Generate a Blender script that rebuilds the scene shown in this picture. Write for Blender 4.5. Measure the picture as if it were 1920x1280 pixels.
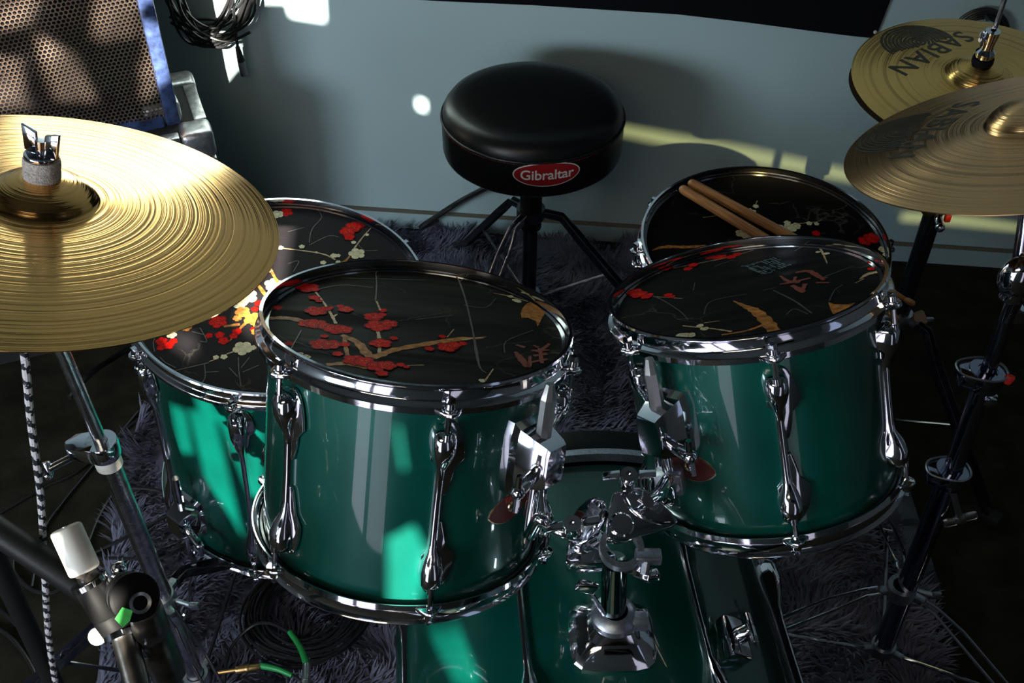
import bpy, bmesh, math, random
from math import sin, cos, pi, radians as RAD
from mathutils import Vector as V, Matrix, Quaternion, noise
random.seed(7)
for o in list(bpy.data.objects): bpy.data.objects.remove(o)
S = bpy.context.scene; COL = S.collection

# ------------------------------------------------------------------ camera, world, lights, exposure
FPX, PITCH, ROLL, CH = 1985.0, RAD(41.8), RAD(0.5), 1.55
F_ = V((0, cos(PITCH), -sin(PITCH))); U0 = V((0, sin(PITCH), cos(PITCH))); R0 = V((1, 0, 0))
R_ = R0*cos(ROLL)+U0*sin(ROLL); U_ = -R0*sin(ROLL)+U0*cos(ROLL)
CP = V((0, 0, CH))
cd = bpy.data.cameras.new('camera'); cam = bpy.data.objects.new('camera', cd); COL.objects.link(cam)
cd.sensor_width = 36; cd.lens = FPX/1920*36; cd.clip_start = .05
cam.matrix_world = Matrix(((R_.x, U_.x, -F_.x, 0), (R_.y, U_.y, -F_.y, 0), (R_.z, U_.z, -F_.z, CH), (0, 0, 0, 1)))
S.camera = cam
S.view_settings.view_transform = 'Standard'; S.view_settings.look = 'None'
S.view_settings.gamma = 1; S.view_settings.use_curve_mapping = False
S.view_settings.exposure = 0.22
W = bpy.data.worlds.new('world'); S.world = W; W.use_nodes = True
W.node_tree.nodes['Background'].inputs[0].default_value = (.45, .62, .9, 1)
W.node_tree.nodes['Background'].inputs[1].default_value = .6
SUN_AZ, SUN_EL = RAD(1), RAD(28)          # the sun comes from behind and left of the camera
SD = V((sin(SUN_AZ)*cos(SUN_EL), cos(SUN_AZ)*cos(SUN_EL), -sin(SUN_EL)))
sl = bpy.data.lights.new('sun', 'SUN'); sl.energy = 38; sl.angle = RAD(.45); sl.color = (1, .93, .8)
so = bpy.data.objects.new('sun', sl); COL.objects.link(so); so.rotation_euler = SD.to_track_quat('-Z', 'Y').to_euler()
def area(name, loc, target, sx, sy, power, color, spread=180):
    l = bpy.data.lights.new(name, 'AREA'); l.shape = 'RECTANGLE'; l.size = sx; l.size_y = sy
    l.energy = power; l.color = color; l.spread = RAD(spread)
    o = bpy.data.objects.new(name, l); COL.objects.link(o); o.location = loc
    o.rotation_euler = (V(target)-V(loc)).to_track_quat('-Z', 'Y').to_euler(); return o
area('window_light_left', (-2.0, -.90, 1.20), (.2, 2.0, .45), .9, .6, 38, (.78, .92, 1))
area('fill_light_high', (-.7, -1.05, 2.35), (-.3, 2.1, .5), 1.3, .5, 6, (1, .86, .62))  # added fill that warms the shadows, not a known window
for k_, (wx, ww, wp) in enumerate(((-1.25, .42, 3.6), (-.72, .42, 2.4), (.95, .30, .5))): area('reflection_light', (wx, -1.12, .85), (wx, 2, .75), ww, 1.45, wp*1.25, (.84, .82, 1))  # added lights, not real panes: bright bands for the chrome to reflect
area('area_light_right', (2.45, -.3, 1.6), (.3, 1.6, .6), .5, 1.4, .8, (.55, .68, 1))  # weak bluish area light from the right

# ------------------------------------------------------------------ measuring helpers (photo pixel -> point on a real plane)
def ray(px, py): return F_+R_*((px-960)/FPX)+U_*((640-py)/FPX)
def on_y(px, py, Y): d = ray(px, py); return CP+d*(Y/d.y)
def on_z(px, py, Z): d = ray(px, py); return CP+d*((Z-CH)/d.z)
def on_pl(px, py, P, n): d = ray(px, py); n = V(n); return CP+d*((V(P)-CP).dot(n)/d.dot(n))
WN = V((-.0985, -1, 0)).normalized(); WP = V((0, 2.14, 0))
def on_wall(px, py, off=0): return on_pl(px, py, WP+WN*off, WN)

# ------------------------------------------------------------------ mesh collector
class M:
    def __init__(s): s.v = []; s.f = []; s.mi = []; s.cur = 0
    def add(s, vs, fs, mat=None):
        n = len(s.v)
        s.v += [(mat @ V(p)) if mat else V(p) for p in vs]
        s.f += [tuple(i+n for i in f) for f in fs]; s.mi += [s.cur]*len(fs); return s
    def box(s, c, size, rot=None, bev=0, seg=2):
        bm = bmesh.new(); bmesh.ops.create_cube(bm, size=1)
        for v in bm.verts: v.co = V((v.co.x*size[0], v.co.y*size[1], v.co.z*size[2]))
        if bev: bmesh.ops.bevel(bm, geom=bm.edges[:], offset=bev, segments=seg, profile=.5, affect='EDGES')
        m = Matrix.Translation(V(c)) @ (rot.to_4x4() if rot else Matrix())
        bm.verts.index_update(); s.add([v.co.copy() for v in bm.verts], [[v.index for v in f.verts] for f in bm.faces], m); bm.free(); return s
    def lathe(s, prof, seg=48, mat=None, closed=True, a0=0, a1=2*pi):
        full = abs(a1-a0-2*pi) < 1e-6; n = seg if full else seg+1; vs = []; fs = []
        for (r, z) in prof:
            for i in range(n):
                a = a0+(a1-a0)*i/seg; vs.append((r*cos(a), r*sin(a), z))
        m = len(prof)
        for j in range(m if closed else m-1):
            k = (j+1) % m
            for i in range(seg):
                i2 = (i+1) % n; fs.append((j*n+i, j*n+i2, k*n+i2, k*n+i))
        return s.add(vs, fs, mat)
    def cyl(s, p, q, r, r2=None, seg=16, cap=True, bev=0):
        p = V(p); q = V(q); r2 = r if r2 is None else r2; L = (q-p).length
        m = Matrix.Translation(p) @ (q-p).to_track_quat('Z', 'Y').to_matrix().to_4x4()
        if bev:
            pr = [(0, 0), (r-bev, 0), (r-bev*.3, bev*.3), (r, bev), (r2, L-bev), (r2-bev*.3, L-bev*.3), (r2-bev, L), (0, L)]
        else: pr = [(0, 0), (r, 0), (r2, L), (0, L)] if cap else [(r, 0), (r2, L)]
        return s.lathe(pr, seg, m, closed=False)
    def tube(s, pts, r, seg=10, closed=False, cap=True):
        pts = [V(p) for p in pts]; n = len(pts); T = []
        for i in range(n):
            a = pts[(i-1) % n] if (closed or i) else pts[0]; b = pts[(i+1) % n] if (closed or i < n-1) else pts[-1]
            T.append((b-a).normalized())
        up = T[0].orthogonal().normalized(); vs = []; fs = []
        for i in range(n):
            if i: up = T[i-1].rotation_difference(T[i]) @ up
            w = T[i].cross(up); rr = r[i] if isinstance(r, (list, tuple)) else r
            for k in range(seg):
                a = 2*pi*k/seg; vs.append(pts[i]+(up*cos(a)+w*sin(a))*rr)
        for i in range(n if closed else n-1):
            j = (i+1) % n
            for k in range(seg): k2 = (k+1) % seg; fs.append((i*seg+k, i*seg+k2, j*seg+k2, j*seg+k))
        if cap and not closed: fs += [tuple(range(seg))[::-1], tuple((n-1)*seg+k for k in range(seg))]
        return s.add(vs, fs)
    def sphere(s, c, r, seg=16, sc=(1, 1, 1)):
        n = seg//2
        return s.lathe([(r*sin(pi*j/n), r*cos(pi*j/n)) for j in range(n+1)], seg, Matrix.Translation(V(c)) @ Matrix.Diagonal((sc[0], sc[1], sc[2], 1)), closed=False)
    def prism(s, poly, ext, bev=0):
        """poly: coplanar 3D points, ext: extrusion vector"""
        bm = bmesh.new(); vs = [bm.verts.new(V(p)) for p in poly]; f = bm.faces.new(vs)
        r = bmesh.ops.extrude_face_region(bm, geom=[f]); nv = [g for g in r['geom'] if isinstance(g, bmesh.types.BMVert)]
        for v in nv: v.co += V(ext)
        bmesh.ops.recalc_face_normals(bm, faces=bm.faces[:])
        if bev:
            ed = [e for e in bm.edges if len(e.link_faces) == 2 and e.calc_face_angle(0) > .9]
            bmesh.ops.bevel(bm, geom=ed, offset=bev, segments=2, profile=.5, affect='EDGES')
        bm.verts.index_update(); s.add([v.co.copy() for v in bm.verts], [[v.index for v in f.verts] for f in bm.faces]); bm.free(); return s
    def build(s, name, mats, parent=None, smooth=True, kind=None, label=None, angle=.6, normals=True):
        me = bpy.data.meshes.new(name); me.from_pydata([tuple(v) for v in s.v], [], s.f)
        mats = mats if isinstance(mats, (list, tuple)) else [mats]
        for m in mats: me.materials.append(m)
        if len(mats) > 1: me.polygons.foreach_set('material_index', s.mi)
        if normals:
            bm = bmesh.new(); bm.from_mesh(me); bmesh.ops.remove_doubles(bm, verts=bm.verts, dist=1e-6)
            bmesh.ops.recalc_face_normals(bm, faces=bm.faces[:]); bm.to_mesh(me); bm.free()
        if smooth: me.shade_smooth(); me.set_sharp_from_angle(angle=angle)
        o = bpy.data.objects.new(name, me); COL.objects.link(o)
        if parent: o.parent = parent
        if kind: o['kind'] = kind
        if label: o['label'] = label
        return o
def thing(name, label, cat, mat=None, group=None):
    o = bpy.data.objects.new(name, None); COL.objects.link(o); o.empty_display_size = .05
    if mat is not None: o.matrix_world = mat if isinstance(mat, Matrix) else Matrix.Translation(V(mat))
    o['label'] = label; o['category'] = cat
    if group: o['group'] = group
    return o
def tag(o, label, cat, group=None):
    o['label'] = label; o['category'] = cat
    if group: o['group'] = group
    return o
def frame(P, n, xref=V((1, 0, 0))):
    n = V(n).normalized(); x = (xref-n*xref.dot(n)).normalized(); y = n.cross(x)
    return Matrix(((x.x, y.x, n.x, P[0]), (x.y, y.y, n.y, P[1]), (x.z, y.z, n.z, P[2]), (0, 0, 0, 1)))
def crom(pts, n=8, closed=False):
    pts = [V(p) for p in pts]; out = []; N = len(pts)
    for i in range(N if closed else N-1):
        g = (lambda k: pts[k % N]) if closed else (lambda k: pts[max(0, min(N-1, k))])
        p0, p1, p2, p3 = g(i-1), g(i), g(i+1), g(i+2)
        for k in range(n):
            t = k/n; out.append(.5*((2*p1)+(p2-p0)*t+(2*p0-5*p1+4*p2-p3)*t*t+(3*p1-p0-3*p2+p3)*t**3))
    if not closed: out.append(pts[-1])
    return out

# ------------------------------------------------------------------ materials
def mat(name, color, rough=.5, metal=0, coat=0, coat_rough=.03, spec=.5, bump=None, var=None, **kw):
    m = bpy.data.materials.new(name); m.use_nodes = True; t = m.node_tree; b = t.nodes['Principled BSDF']
    c = tuple(color)+((1,) if len(color) == 3 else ())
    b.inputs['Base Color'].default_value = c; b.inputs['Roughness'].default_value = rough
    b.inputs['Metallic'].default_value = metal; b.inputs['Coat Weight'].default_value = coat
    b.inputs['Coat Roughness'].default_value = coat_rough; b.inputs['Specular IOR Level'].default_value = spec
    for k, v in kw.items(): b.inputs[k.replace('_', ' ')].default_value = v
    tc = t.nodes.new('ShaderNodeTexCoord')
    if var:   # (scale, amount, detail): mottles the colour
        n = t.nodes.new('ShaderNodeTexNoise'); n.inputs['Scale'].default_value = var[0]; n.inputs['Detail'].default_value = 6
        t.links.new(tc.outputs['Object'], n.inputs['Vector'])
        r = t.nodes.new('ShaderNodeValToRGB'); a = var[1]
        r.color_ramp.elements[0].color = tuple(x*(1-a) for x in c[:3])+(1,); r.color_ramp.elements[1].color = tuple(min(1, x*(1+a)) for x in c[:3])+(1,)
        r.color_ramp.elements[0].position = .3; r.color_ramp.elements[1].position = .7
        t.links.new(n.outputs['Fac'], r.inputs['Fac']); t.links.new(r.outputs['Color'], b.inputs['Base Color'])
    if bump:  # (scale, strength, distance)
        n = t.nodes.new('ShaderNodeTexNoise'); n.inputs['Scale'].default_value = bump[0]; n.inputs['Detail'].default_value = 4
        t.links.new(tc.outputs['Object'], n.inputs['Vector'])
        u = t.nodes.new('ShaderNodeBump'); u.inputs['Strength'].default_value = bump[1]; u.inputs['Distance'].default_value = bump[2]
        t.links.new(n.outputs['Fac'], u.inputs['Height']); t.links.new(u.outputs['Normal'], b.inputs['Normal'])
    return m
def nodes(m): t = m.node_tree; return t, t.nodes, t.links, t.nodes['Principled BSDF']

CHROME = mat('chrome', (.80, .80, .86), .07, 1, bump=(60, .05, .001))
DULLCHROME = mat('worn_chrome', (.62, .62, .66), .22, 1, bump=(220, .35, .001), var=(90, .35))
GREYMETAL = mat('cast_grey_metal', (.42, .45, .50), .38, 1, var=(300, .2))
STEEL = mat('satin_steel', (.55, .55, .56), .3, 1)
BLACKMETAL = mat('black_metal', (.012, .013, .02), .22, 0, coat=.5, spec=.6)
BLACKPLASTIC = mat('black_plastic', (.010, .010, .010), .5, spec=.22, bump=(300, .2, .001))
RUBBER = mat('black_rubber', (.01, .01, .01), .7)
TEAL = mat('teal_lacquer', (.0, .155, .112), .30, .35, coat=1, coat_rough=.035, spec=.5)
t, N, L, B = nodes(TEAL)    # metallic flake lacquer: faint cloudy variation and scratches
tc = N.new('ShaderNodeTexCoord'); nz = N.new('ShaderNodeTexNoise'); nz.inputs['Scale'].default_value = 9; nz.inputs['Detail'].default_value = 5
L.new(tc.outputs['Object'], nz.inputs['Vector']); rp = N.new('ShaderNodeValToRGB')
rp.color_ramp.elements[0].position = .3; rp.color_ramp.elements[0].color = (0, .055, .041, 1)
rp.color_ramp.elements[1].position = .75; rp.color_ramp.elements[1].color = (0, .095, .070, 1)
L.new(nz.outputs['Fac'], rp.inputs['Fac']); L.new(rp.outputs['Color'], B.inputs['Base Color'])
BLACKLEATHER = mat('black_vinyl', (.004, .004, .0045), .36, spec=.32, bump=(420, .25, .0006))
RED = mat('petal_red', (.66, .006, .003), .6, spec=.05, var=(220, .35))
DRED = mat('petal_dark_red', (.16, .004, .004), .5, spec=.05)
CREAM = mat('petal_cream', (.72, .66, .42), .5, spec=.15, var=(160, .15))
OCHRE = mat('branch_ochre', (.42, .16, .03), .5, spec=.15, var=(140, .6))
TWIG = mat('twig_tan', (.52, .34, .17), .5, var=(200, .4))
GREYLINE = mat('vein_grey', (.075, .07, .06), .5)
SEAL = mat('seal_slate', (.10, .17, .20), .5)
RUST = mat('calligraphy_rust', (.22, .035, .01), .5)
YELLOW = mat('stamen_yellow', (.75, .38, .05), .5)
INK = mat('cymbal_ink', (.035, .028, .015), .45)
WHITEINK = mat('white_ink', (.75, .72, .70), .5)
BADGERED = mat('badge_red', (.32, .01, .012), .35)
THREAD = mat('red_thread', (.25, .01, .01), .6)
FELT = mat('grey_felt', (.55, .50, .47), .95, bump=(900, 1, .002), var=(500, .4))
WOOD = mat('hickory', (.46, .20, .065), .45, coat=.3, coat_rough=.2)
t, N, L, B = nodes(WOOD); tc = N.new('ShaderNodeTexCoord'); mp = N.new('ShaderNodeMapping'); mp.inputs['Scale'].default_value = (260, 260, 14)
nz = N.new('ShaderNodeTexNoise'); nz.inputs['Scale'].default_value = 1; nz.inputs['Detail'].default_value = 5
rp = N.new('ShaderNodeValToRGB'); rp.color_ramp.elements[0].position = .35; rp.color_ramp.elements[0].color = (.25, .085, .022, 1); rp.color_ramp.elements[1].position = .65; rp.color_ramp.elements[1].color = (.58, .27, .09, 1)
L.new(tc.outputs['Object'], mp.inputs['Vector']); L.new(mp.outputs['Vector'], nz.inputs['Vector']); L.new(nz.outputs['Fac'], rp.inputs['Fac']); L.new(rp.outputs['Color'], B.inputs['Base Color'])
REDPLASTIC = mat('red_plastic', (.6, .03, .02), .4)
GREENTAPE = mat('green_tape', (.10, .75, .14), .6, bump=(200, .3, .002))
GREENBOOT = mat('green_boot', (.015, .30, .07), .4)
BRASSPLUG = mat('gold_plug', (.75, .50, .22), .3, 1)
IVORY = mat('ivory_plastic', (.80, .77, .70), .45, coat=.15)
CABLEBLACK = mat('black_cable', (.012, .012, .013), .38)
BANNER = mat('black_cloth', (.004, .004, .006), .9, spec=.15)
PLY = mat('bearing_edge_wood', (.30, .19, .09), .5)
ALU = mat('scuffed_aluminium', (.50, .50, .52), .4, 1, var=(60, .35), bump=(150, .4, .002))
BLUEEDGE = mat('blue_painted_edge', (.030, .05, .13), .5, var=(60, .7), spec=.4)
CABCLOTH = mat('cabinet_carpet', (.02, .02, .021), .95, bump=(500, 1, .003))

def fabric(name, base, wr_scale, wr_strength, seed, sheen=0.3):
    """printed cloth under a drum head: fine pale veins, soft folds"""
    m = mat(name, base, .6, spec=.05); t, N, L, B = nodes(m)
    tc = N.new('ShaderNodeTexCoord'); mp = N.new('ShaderNodeMapping'); mp.inputs['Location'].default_value = (seed, seed*.7, 0)
    L.new(tc.outputs['Object'], mp.inputs['Vector'])
    dn = N.new('ShaderNodeTexNoise'); dn.inputs['Scale'].default_value = 22; dn.inputs['Detail'].default_value = 5
    L.new(mp.outputs['Vector'], dn.inputs['Vector'])
    mx = N.new('ShaderNodeMixRGB'); mx.blend_type = 'ADD'; mx.inputs['Fac'].default_value = .045
    L.new(mp.outputs['Vector'], mx.inputs[1]); L.new(dn.outputs['Color'], mx.inputs[2])
    vo = N.new('ShaderNodeTexVoronoi'); vo.feature = 'DISTANCE_TO_EDGE'; vo.inputs['Scale'].default_value = 11
    L.new(mx.outputs['Color'], vo.inputs['Vector'])
    r = N.new('ShaderNodeValToRGB'); r.color_ramp.elements[0].color = (1, 1, 1, 1); r.color_ramp.elements[0].position = .0
    r.color_ramp.elements[1].color = (0, 0, 0, 1); r.color_ramp.elements[1].position = .013; L.new(vo.outputs['Distance'], r.inputs['Fac'])
    n2 = N.new('ShaderNodeTexNoise'); n2.inputs['Scale'].default_value = 14; L.new(mp.outputs['Vector'], n2.inputs['Vector'])
    r2 = N.new('ShaderNodeValToRGB'); r2.color_ramp.elements[0].position = .50; r2.color_ramp.elements[1].position = .62; L.new(n2.outputs['Fac'], r2.inputs['Fac'])
    mu = N.new('ShaderNodeMath'); mu.operation = 'MULTIPLY'; L.new(r.outputs['Color'], mu.inputs[0]); L.new(r2.outputs['Color'], mu.inputs[1])
    cm = N.new('ShaderNodeMixRGB'); cm.inputs[1].default_value = tuple(base)+(1,); cm.inputs[2].default_value = (.07, .065, .055, 1)
    L.new(mu.outputs[0], cm.inputs['Fac']); L.new(cm.outputs['Color'], B.inputs['Base Color'])
    m3 = N.new('ShaderNodeMapping'); m3.inputs['Rotation'].default_value = (0, 0, RAD(-14)); m3.inputs['Scale'].default_value = (2.2, 13, 1); m3.inputs['Location'].default_value = (seed, seed, 0)
    L.new(tc.outputs['Object'], m3.inputs['Vector']); n3 = N.new('ShaderNodeTexNoise'); n3.inputs['Scale'].default_value = wr_scale; n3.inputs['Detail'].default_value = 1.5; n3.inputs['Distortion'].default_value = .6
    L.new(m3.outputs['Vector'], n3.inputs['Vector'])
    bp = N.new('ShaderNodeBump'); bp.inputs['Strength'].default_value = wr_strength; bp.inputs['Distance'].default_value = .02
    L.new(n3.outputs['Fac'], bp.inputs['Height']); L.new(bp.outputs['Normal'], B.inputs['Normal']); return m

def cymbal_mat(name, base, rough, groove, aniso=.75, fr1=110):
    m = mat(name, base, rough, 1); t, N, L, B = nodes(m)
    tc = N.new('ShaderNodeTexCoord'); sp = N.new('ShaderNodeSeparateXYZ'); L.new(tc.outputs['Object'], sp.inputs[0])
    cb = N.new('ShaderNodeCombineXYZ'); L.new(sp.outputs[0], cb.inputs[0]); L.new(sp.outputs[1], cb.inputs[1])
    ln = N.new('ShaderNodeVectorMath'); ln.operation = 'LENGTH'; L.new(cb.outputs[0], ln.inputs[0])
    def ring(scale, det):
        n = N.new('ShaderNodeTexNoise'); n.noise_dimensions = '1D'; n.inputs['Scale'].default_value = scale; n.inputs['Detail'].default_value = det
        L.new(ln.outputs['Value'], n.inputs['W']); return n
    a = ring(fr1, 2); b = ring(700, 2)
    ad = N.new('ShaderNodeMath'); ad.operation = 'MULTIPLY_ADD'; L.new(b.outputs['Fac'], ad.inputs[0]); ad.inputs[1].default_value = .35; L.new(a.outputs['Fac'], ad.inputs[2])
    bp = N.new('ShaderNodeBump'); bp.inputs['Strength'].default_value = groove; bp.inputs['Distance'].default_value = .004
    L.new(ad.outputs[0], bp.inputs['Height']); L.new(bp.outputs['Normal'], B.inputs['Normal'])
    rp = N.new('ShaderNodeValToRGB'); rp.color_ramp.elements[0].position = .35; rp.color_ramp.elements[1].position = .62
    rp.color_ramp.elements[0].color = tuple(x*.55 for x in base)+(1,); rp.color_ramp.elements[1].color = tuple(min(1, x*1.12) for x in base)+(1,)
    L.new(ad.outputs[0], rp.inputs['Fac']); L.new(rp.outputs['Color'], B.inputs['Base Color'])
    tn = N.new('ShaderNodeTangent'); tn.direction_type = 'RADIAL'; tn.axis = 'Z'; L.new(tn.outputs['Tangent'], B.inputs['Tangent'])
    B.inputs['Anisotropic'].default_value = aniso; B.inputs['Anisotropic Rotation'].default_value = .25; return m
BRASS1 = cymbal_mat('crash_bronze', (.70, .37, .12), .15, .17, .55, 250)
BRASS2 = cymbal_mat('hi_hat_bronze', (.78, .47, .15), .26, .40)
BRASS3 = cymbal_mat('dark_crash_bronze', (.66, .38, .17), .28, .40)

# ------------------------------------------------------------------ the room
WALLM = mat('grey_green_wall_paint', (.46, .60, .62), .55, spec=.35, var=(2.5, .05), bump=(120, .12, .002))
DARKWALL = mat('dark_room_wall', (.10, .11, .115), .8)
FLOORM = mat('dark_olive_carpet', (.030, .027, .018), .95, spec=.1, var=(14, .45), bump=(700, 1, .004))
TRIM = mat('baseboard_paint', (.40, .54, .57), .5, var=(4, .08))
def struct(o): o['kind'] = 'structure'; return o
XL, XR, YF, ZC = -2.4, 2.6, -1.2, 3.9
def wy(x): return 2.14-.0985*x
struct(M().box((.1, .5, -.05), (5.4, 4.4, .1)).build('floor', FLOORM, smooth=False))
struct(M().box((.1, .5, ZC+.05), (5.4, 4.4, .1)).build('ceiling', DARKWALL, smooth=False))
def wallslab(name, x0, x1, z0, z1, th, m, off=0):
    a = V((x0, wy(x0), z0)); b = V((x1, wy(x1), z0)); c = V((x1, wy(x1), z1)); d = V((x0, wy(x0), z1))
    return struct(M().prism([a+WN*off, b+WN*off, c+WN*off, d+WN*off], -WN*th, bev=.002 if th < .03 else 0).build(name, m, smooth=False))
wallslab('wall_back', XL, XR, 0, ZC, .1, WALLM)
struct(M().prism([V((XL, wy(XL), 0))+WN*.014, V((XR, wy(XR), 0))+WN*.014, V((XR, wy(XR), .047))+WN*.014, V((XL, wy(XL), .047))+WN*.014], -WN*.0135, bev=.002).build('baseboard_back', TRIM, smooth=False))
struct(M().prism([V((x, wy(x), z))+WN*.016 for x, z in ((XL, .0472), (XR, .0472), (XR, .0490), (XL, .0490))], -WN*.0155).build('trim_1', mat('dusty_edge', (.20, .17, .13), .8), smooth=False))
struct(M().box((XL-.05, .5, ZC/2), (.1, 4.4, ZC)).build('wall_left', DARKWALL, smooth=False))
struct(M().box((XR+.05, .5, ZC/2), (.1, 4.4, ZC)).build('wall_right', DARKWALL, smooth=False))
# wall_front stands behind the camera: unseen, its gaps added and cut to shape the sun patches
def rayc(px, py, A, ax, R):   # ray against an infinite cylinder (axis point A, direction ax)
    d = ray(px, py); o = CP-V(A); ax = V(ax).normalized(); d2 = d-ax*d.dot(ax); o2 = o-ax*o.dot(ax)
    a = d2.dot(d2); b = 2*d2.dot(o2); c = o2.dot(o2)-R*R; D = max(0, b*b-4*a*c); return CP+d*((-b-math.sqrt(D))/(2*a))
N1 = V((.112, .315, 1)).normalized(); N2 = V((-.229, .358, 1)).normalized(); N3 = V((.083, -.040, 1)).normalized(); N4 = V((-.024, -.048, 1)).normalized()
TSC = .92; C1 = CP+(V((-.105, .905, .78))-CP)*TSC; C2 = CP+(V((.274, .983, .769))-CP)*TSC; C3 = V((-.337, 1.189, .589)); C4 = V((.382, 1.306, .598))
CY1 = V((-.463, .858, .945)); CN1 = V((.217, .143, 1)).normalized()
tw = lambda *p: [on_wall(*q) for q in p]
t3 = lambda *p: [rayc(q[0], q[1], C3, N3, .206) for q in p]
h3 = lambda *p: [on_pl(q[0], q[1], C3, N3) for q in p]
t1 = lambda *p: [rayc(q[0], q[1], C1, N1, .153) for q in p]
cy = lambda *p: [on_pl(q[0], q[1], CY1, CN1) for q in p]
cb_ = lambda *p: [on_y(q[0], q[1], 1.75) for q in p]
gaps = [
    [V((x, wy(x), z)) for x, z in ((-.98, 1.0), (-.40, .98), (-.40, 1.30), (-.46, 1.50), (-.90, 1.56))],
    tw((366, -230), (590, -230), (608, 38), (545, 28), (538, 2), (480, 0), (470, 36), (372, 20)),
    tw((392, 62), (420, 62), (432, 124), (398, 130)),
    tw((1160, 234), (1400, 276), (1640, 330), (1660, 352), (1400, 306), (1160, 252)),
    tw((1690, 398), (1800, 404), (1925, 424), (1925, 434), (1800, 422), (1690, 414)),
    tw((782, 186), (797, 190), (798, 208), (784, 203)), tw((815, 318), (850, 316), (852, 327), (820, 327)),
    t3((352, 770), (398, 772), (455, 1010), (425, 960), (385, 900)), t3((405, 772), (420, 774), (480, 930), (468, 930)),
    t3((440, 776), (492, 778), (492, 960), (470, 900)), t3((318, 760), (345, 768), (360, 850), (335, 850)),
    h3((500, 372), (552, 372), (520, 560), (470, 640), (430, 600), (500, 520)), h3((300, 628), (352, 640), (358, 680), (318, 655)),
    t1((727, 1010), (775, 985), (802, 1040), (785, 1140), (770, 1172), (728, 1172)), t1((743, 800), (748, 800), (760, 880), (754, 882)),
    cb_((150, -30), (225, -30), (215, 60), (150, 75)), cb_((60, 60), (120, 100), (160, 190), (100, 190)), cb_((230, 120), (300, 60), (310, 100), (235, 190)), cb_((0, 0), (60, -20), (50, 40), (0, 60)), cb_((0, 110), (40, 110), (60, 200), (0, 200)),
    [on_y(x, y, .62) for x, y in ((92, 985), (140, 975), (172, 1048), (143, 1066), (118, 1040))],
    [rayc(x, y, V((.095, .89, .277)), V((.087, -.996, 0)), .258) for x, y in ((800, 1182), (862, 1178), (905, 1290), (858, 1290))],
]
wm = M().box((.1, YF-.01, ZC/2), (5.2, .02, ZC)).build('wall_front', DARKWALL, smooth=False); struct(wm)
cm_ = M()
for g in gaps:
    q = [p+SD*((YF-p.y)/SD.y) for p in g]; cm_.prism([p-SD*.08 for p in q], SD*.16)
cu = cm_.build('cutter', DARKWALL, smooth=False)
md = wm.modifiers.new('b', 'BOOLEAN'); md.operation = 'DIFFERENCE'; md.object = cu; md.solver = 'EXACT'; md.use_self = True
dg = bpy.context.evaluated_depsgraph_get(); nm = bpy.data.meshes.new_from_object(wm.evaluated_get(dg)); wm.modifiers.clear(); wm.data = nm
bpy.data.objects.remove(cu)
TINT = bpy.data.materials.new('tinted_film'); TINT.use_nodes = True; t_ = TINT.node_tree; t_.nodes.remove(t_.nodes['Principled BSDF'])
tb_ = t_.nodes.new('ShaderNodeBsdfTransparent'); tb_.inputs[0].default_value = (.24, .225, .15, 1); t_.links.new(tb_.outputs[0], t_.nodes['Material Output'].inputs[0])
def film(name, ids, m=.03):
    Q = [p+SD*((YF-p.y)/SD.y) for i in ids for p in gaps[i]]; x0, x1 = min(q.x for q in Q)-m, max(q.x for q in Q)+m; z0, z1 = min(q.z for q in Q)-m, max(q.z for q in Q)+m
    struct(M().box(((x0+x1)/2, YF+.012, (z0+z1)/2), (x1-x0, .003, z1-z0)).build(name, TINT, smooth=False))
film('sun_dimmer_1', (3, 4)); film('sun_dimmer_2', (6,), .01)  # unseen films added over some gaps to dim the sun there

# ------------------------------------------------------------------ rug
RUGM = mat('slate_blue_shag', (.115, .125, .20), .85, spec=.2)
t, N, L, B = nodes(RUGM); oi = N.new('ShaderNodeTexCoord'); nz = N.new('ShaderNodeTexNoise'); nz.inputs['Scale'].default_value = 11; nz.inputs['Detail'].default_value = 3
rp = N.new('ShaderNodeValToRGB'); rp.color_ramp.elements[0].position = .35; rp.color_ramp.elements[0].color = (.10, .10, .145, 1); rp.color_ramp.elements[1].position = .68; rp.color_ramp.elements[1].color = (.22, .225, .31, 1)
L.new(oi.outputs['Object'], nz.inputs['Vector']); L.new(nz.outputs['Fac'], rp.inputs['Fac']); L.new(rp.outputs['Color'], B.inputs['Base Color'])
rug_poly = [(-.70, .50), (-.66, .9), (-.72, 1.2), (-.75, 1.47), (-.70, 1.80), (-.55, 2.12), (-.2, 2.13), (.30, 2.07), (.62, 2.00), (.66, 1.7), (.70, 1.35), (.72, 1.1), (.70, .8), (.66, .5)]
def inpoly(x, y, P):
    r = False; j = len(P)-1
    for i in range(len(P)):
        if (P[i][1] > y) != (P[j][1] > y) and x < (P[j][0]-P[i][0])*(y-P[i][1])/(P[j][1]-P[i][1])+P[i][0]: r = not r
        j = i
    return r
rug = thing('shag_rug', 'slate blue shaggy rug spread under the drum kit', 'rug', (0, 1.3, 0))
sh = V((0, -1.3, 0))
M().prism([V((x, y, .001))+sh for x, y in rug_poly], (0, 0, .010)).build('rug_backing', RUGM, rug, smooth=False)
vs = []; fs = []; k = 0
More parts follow.
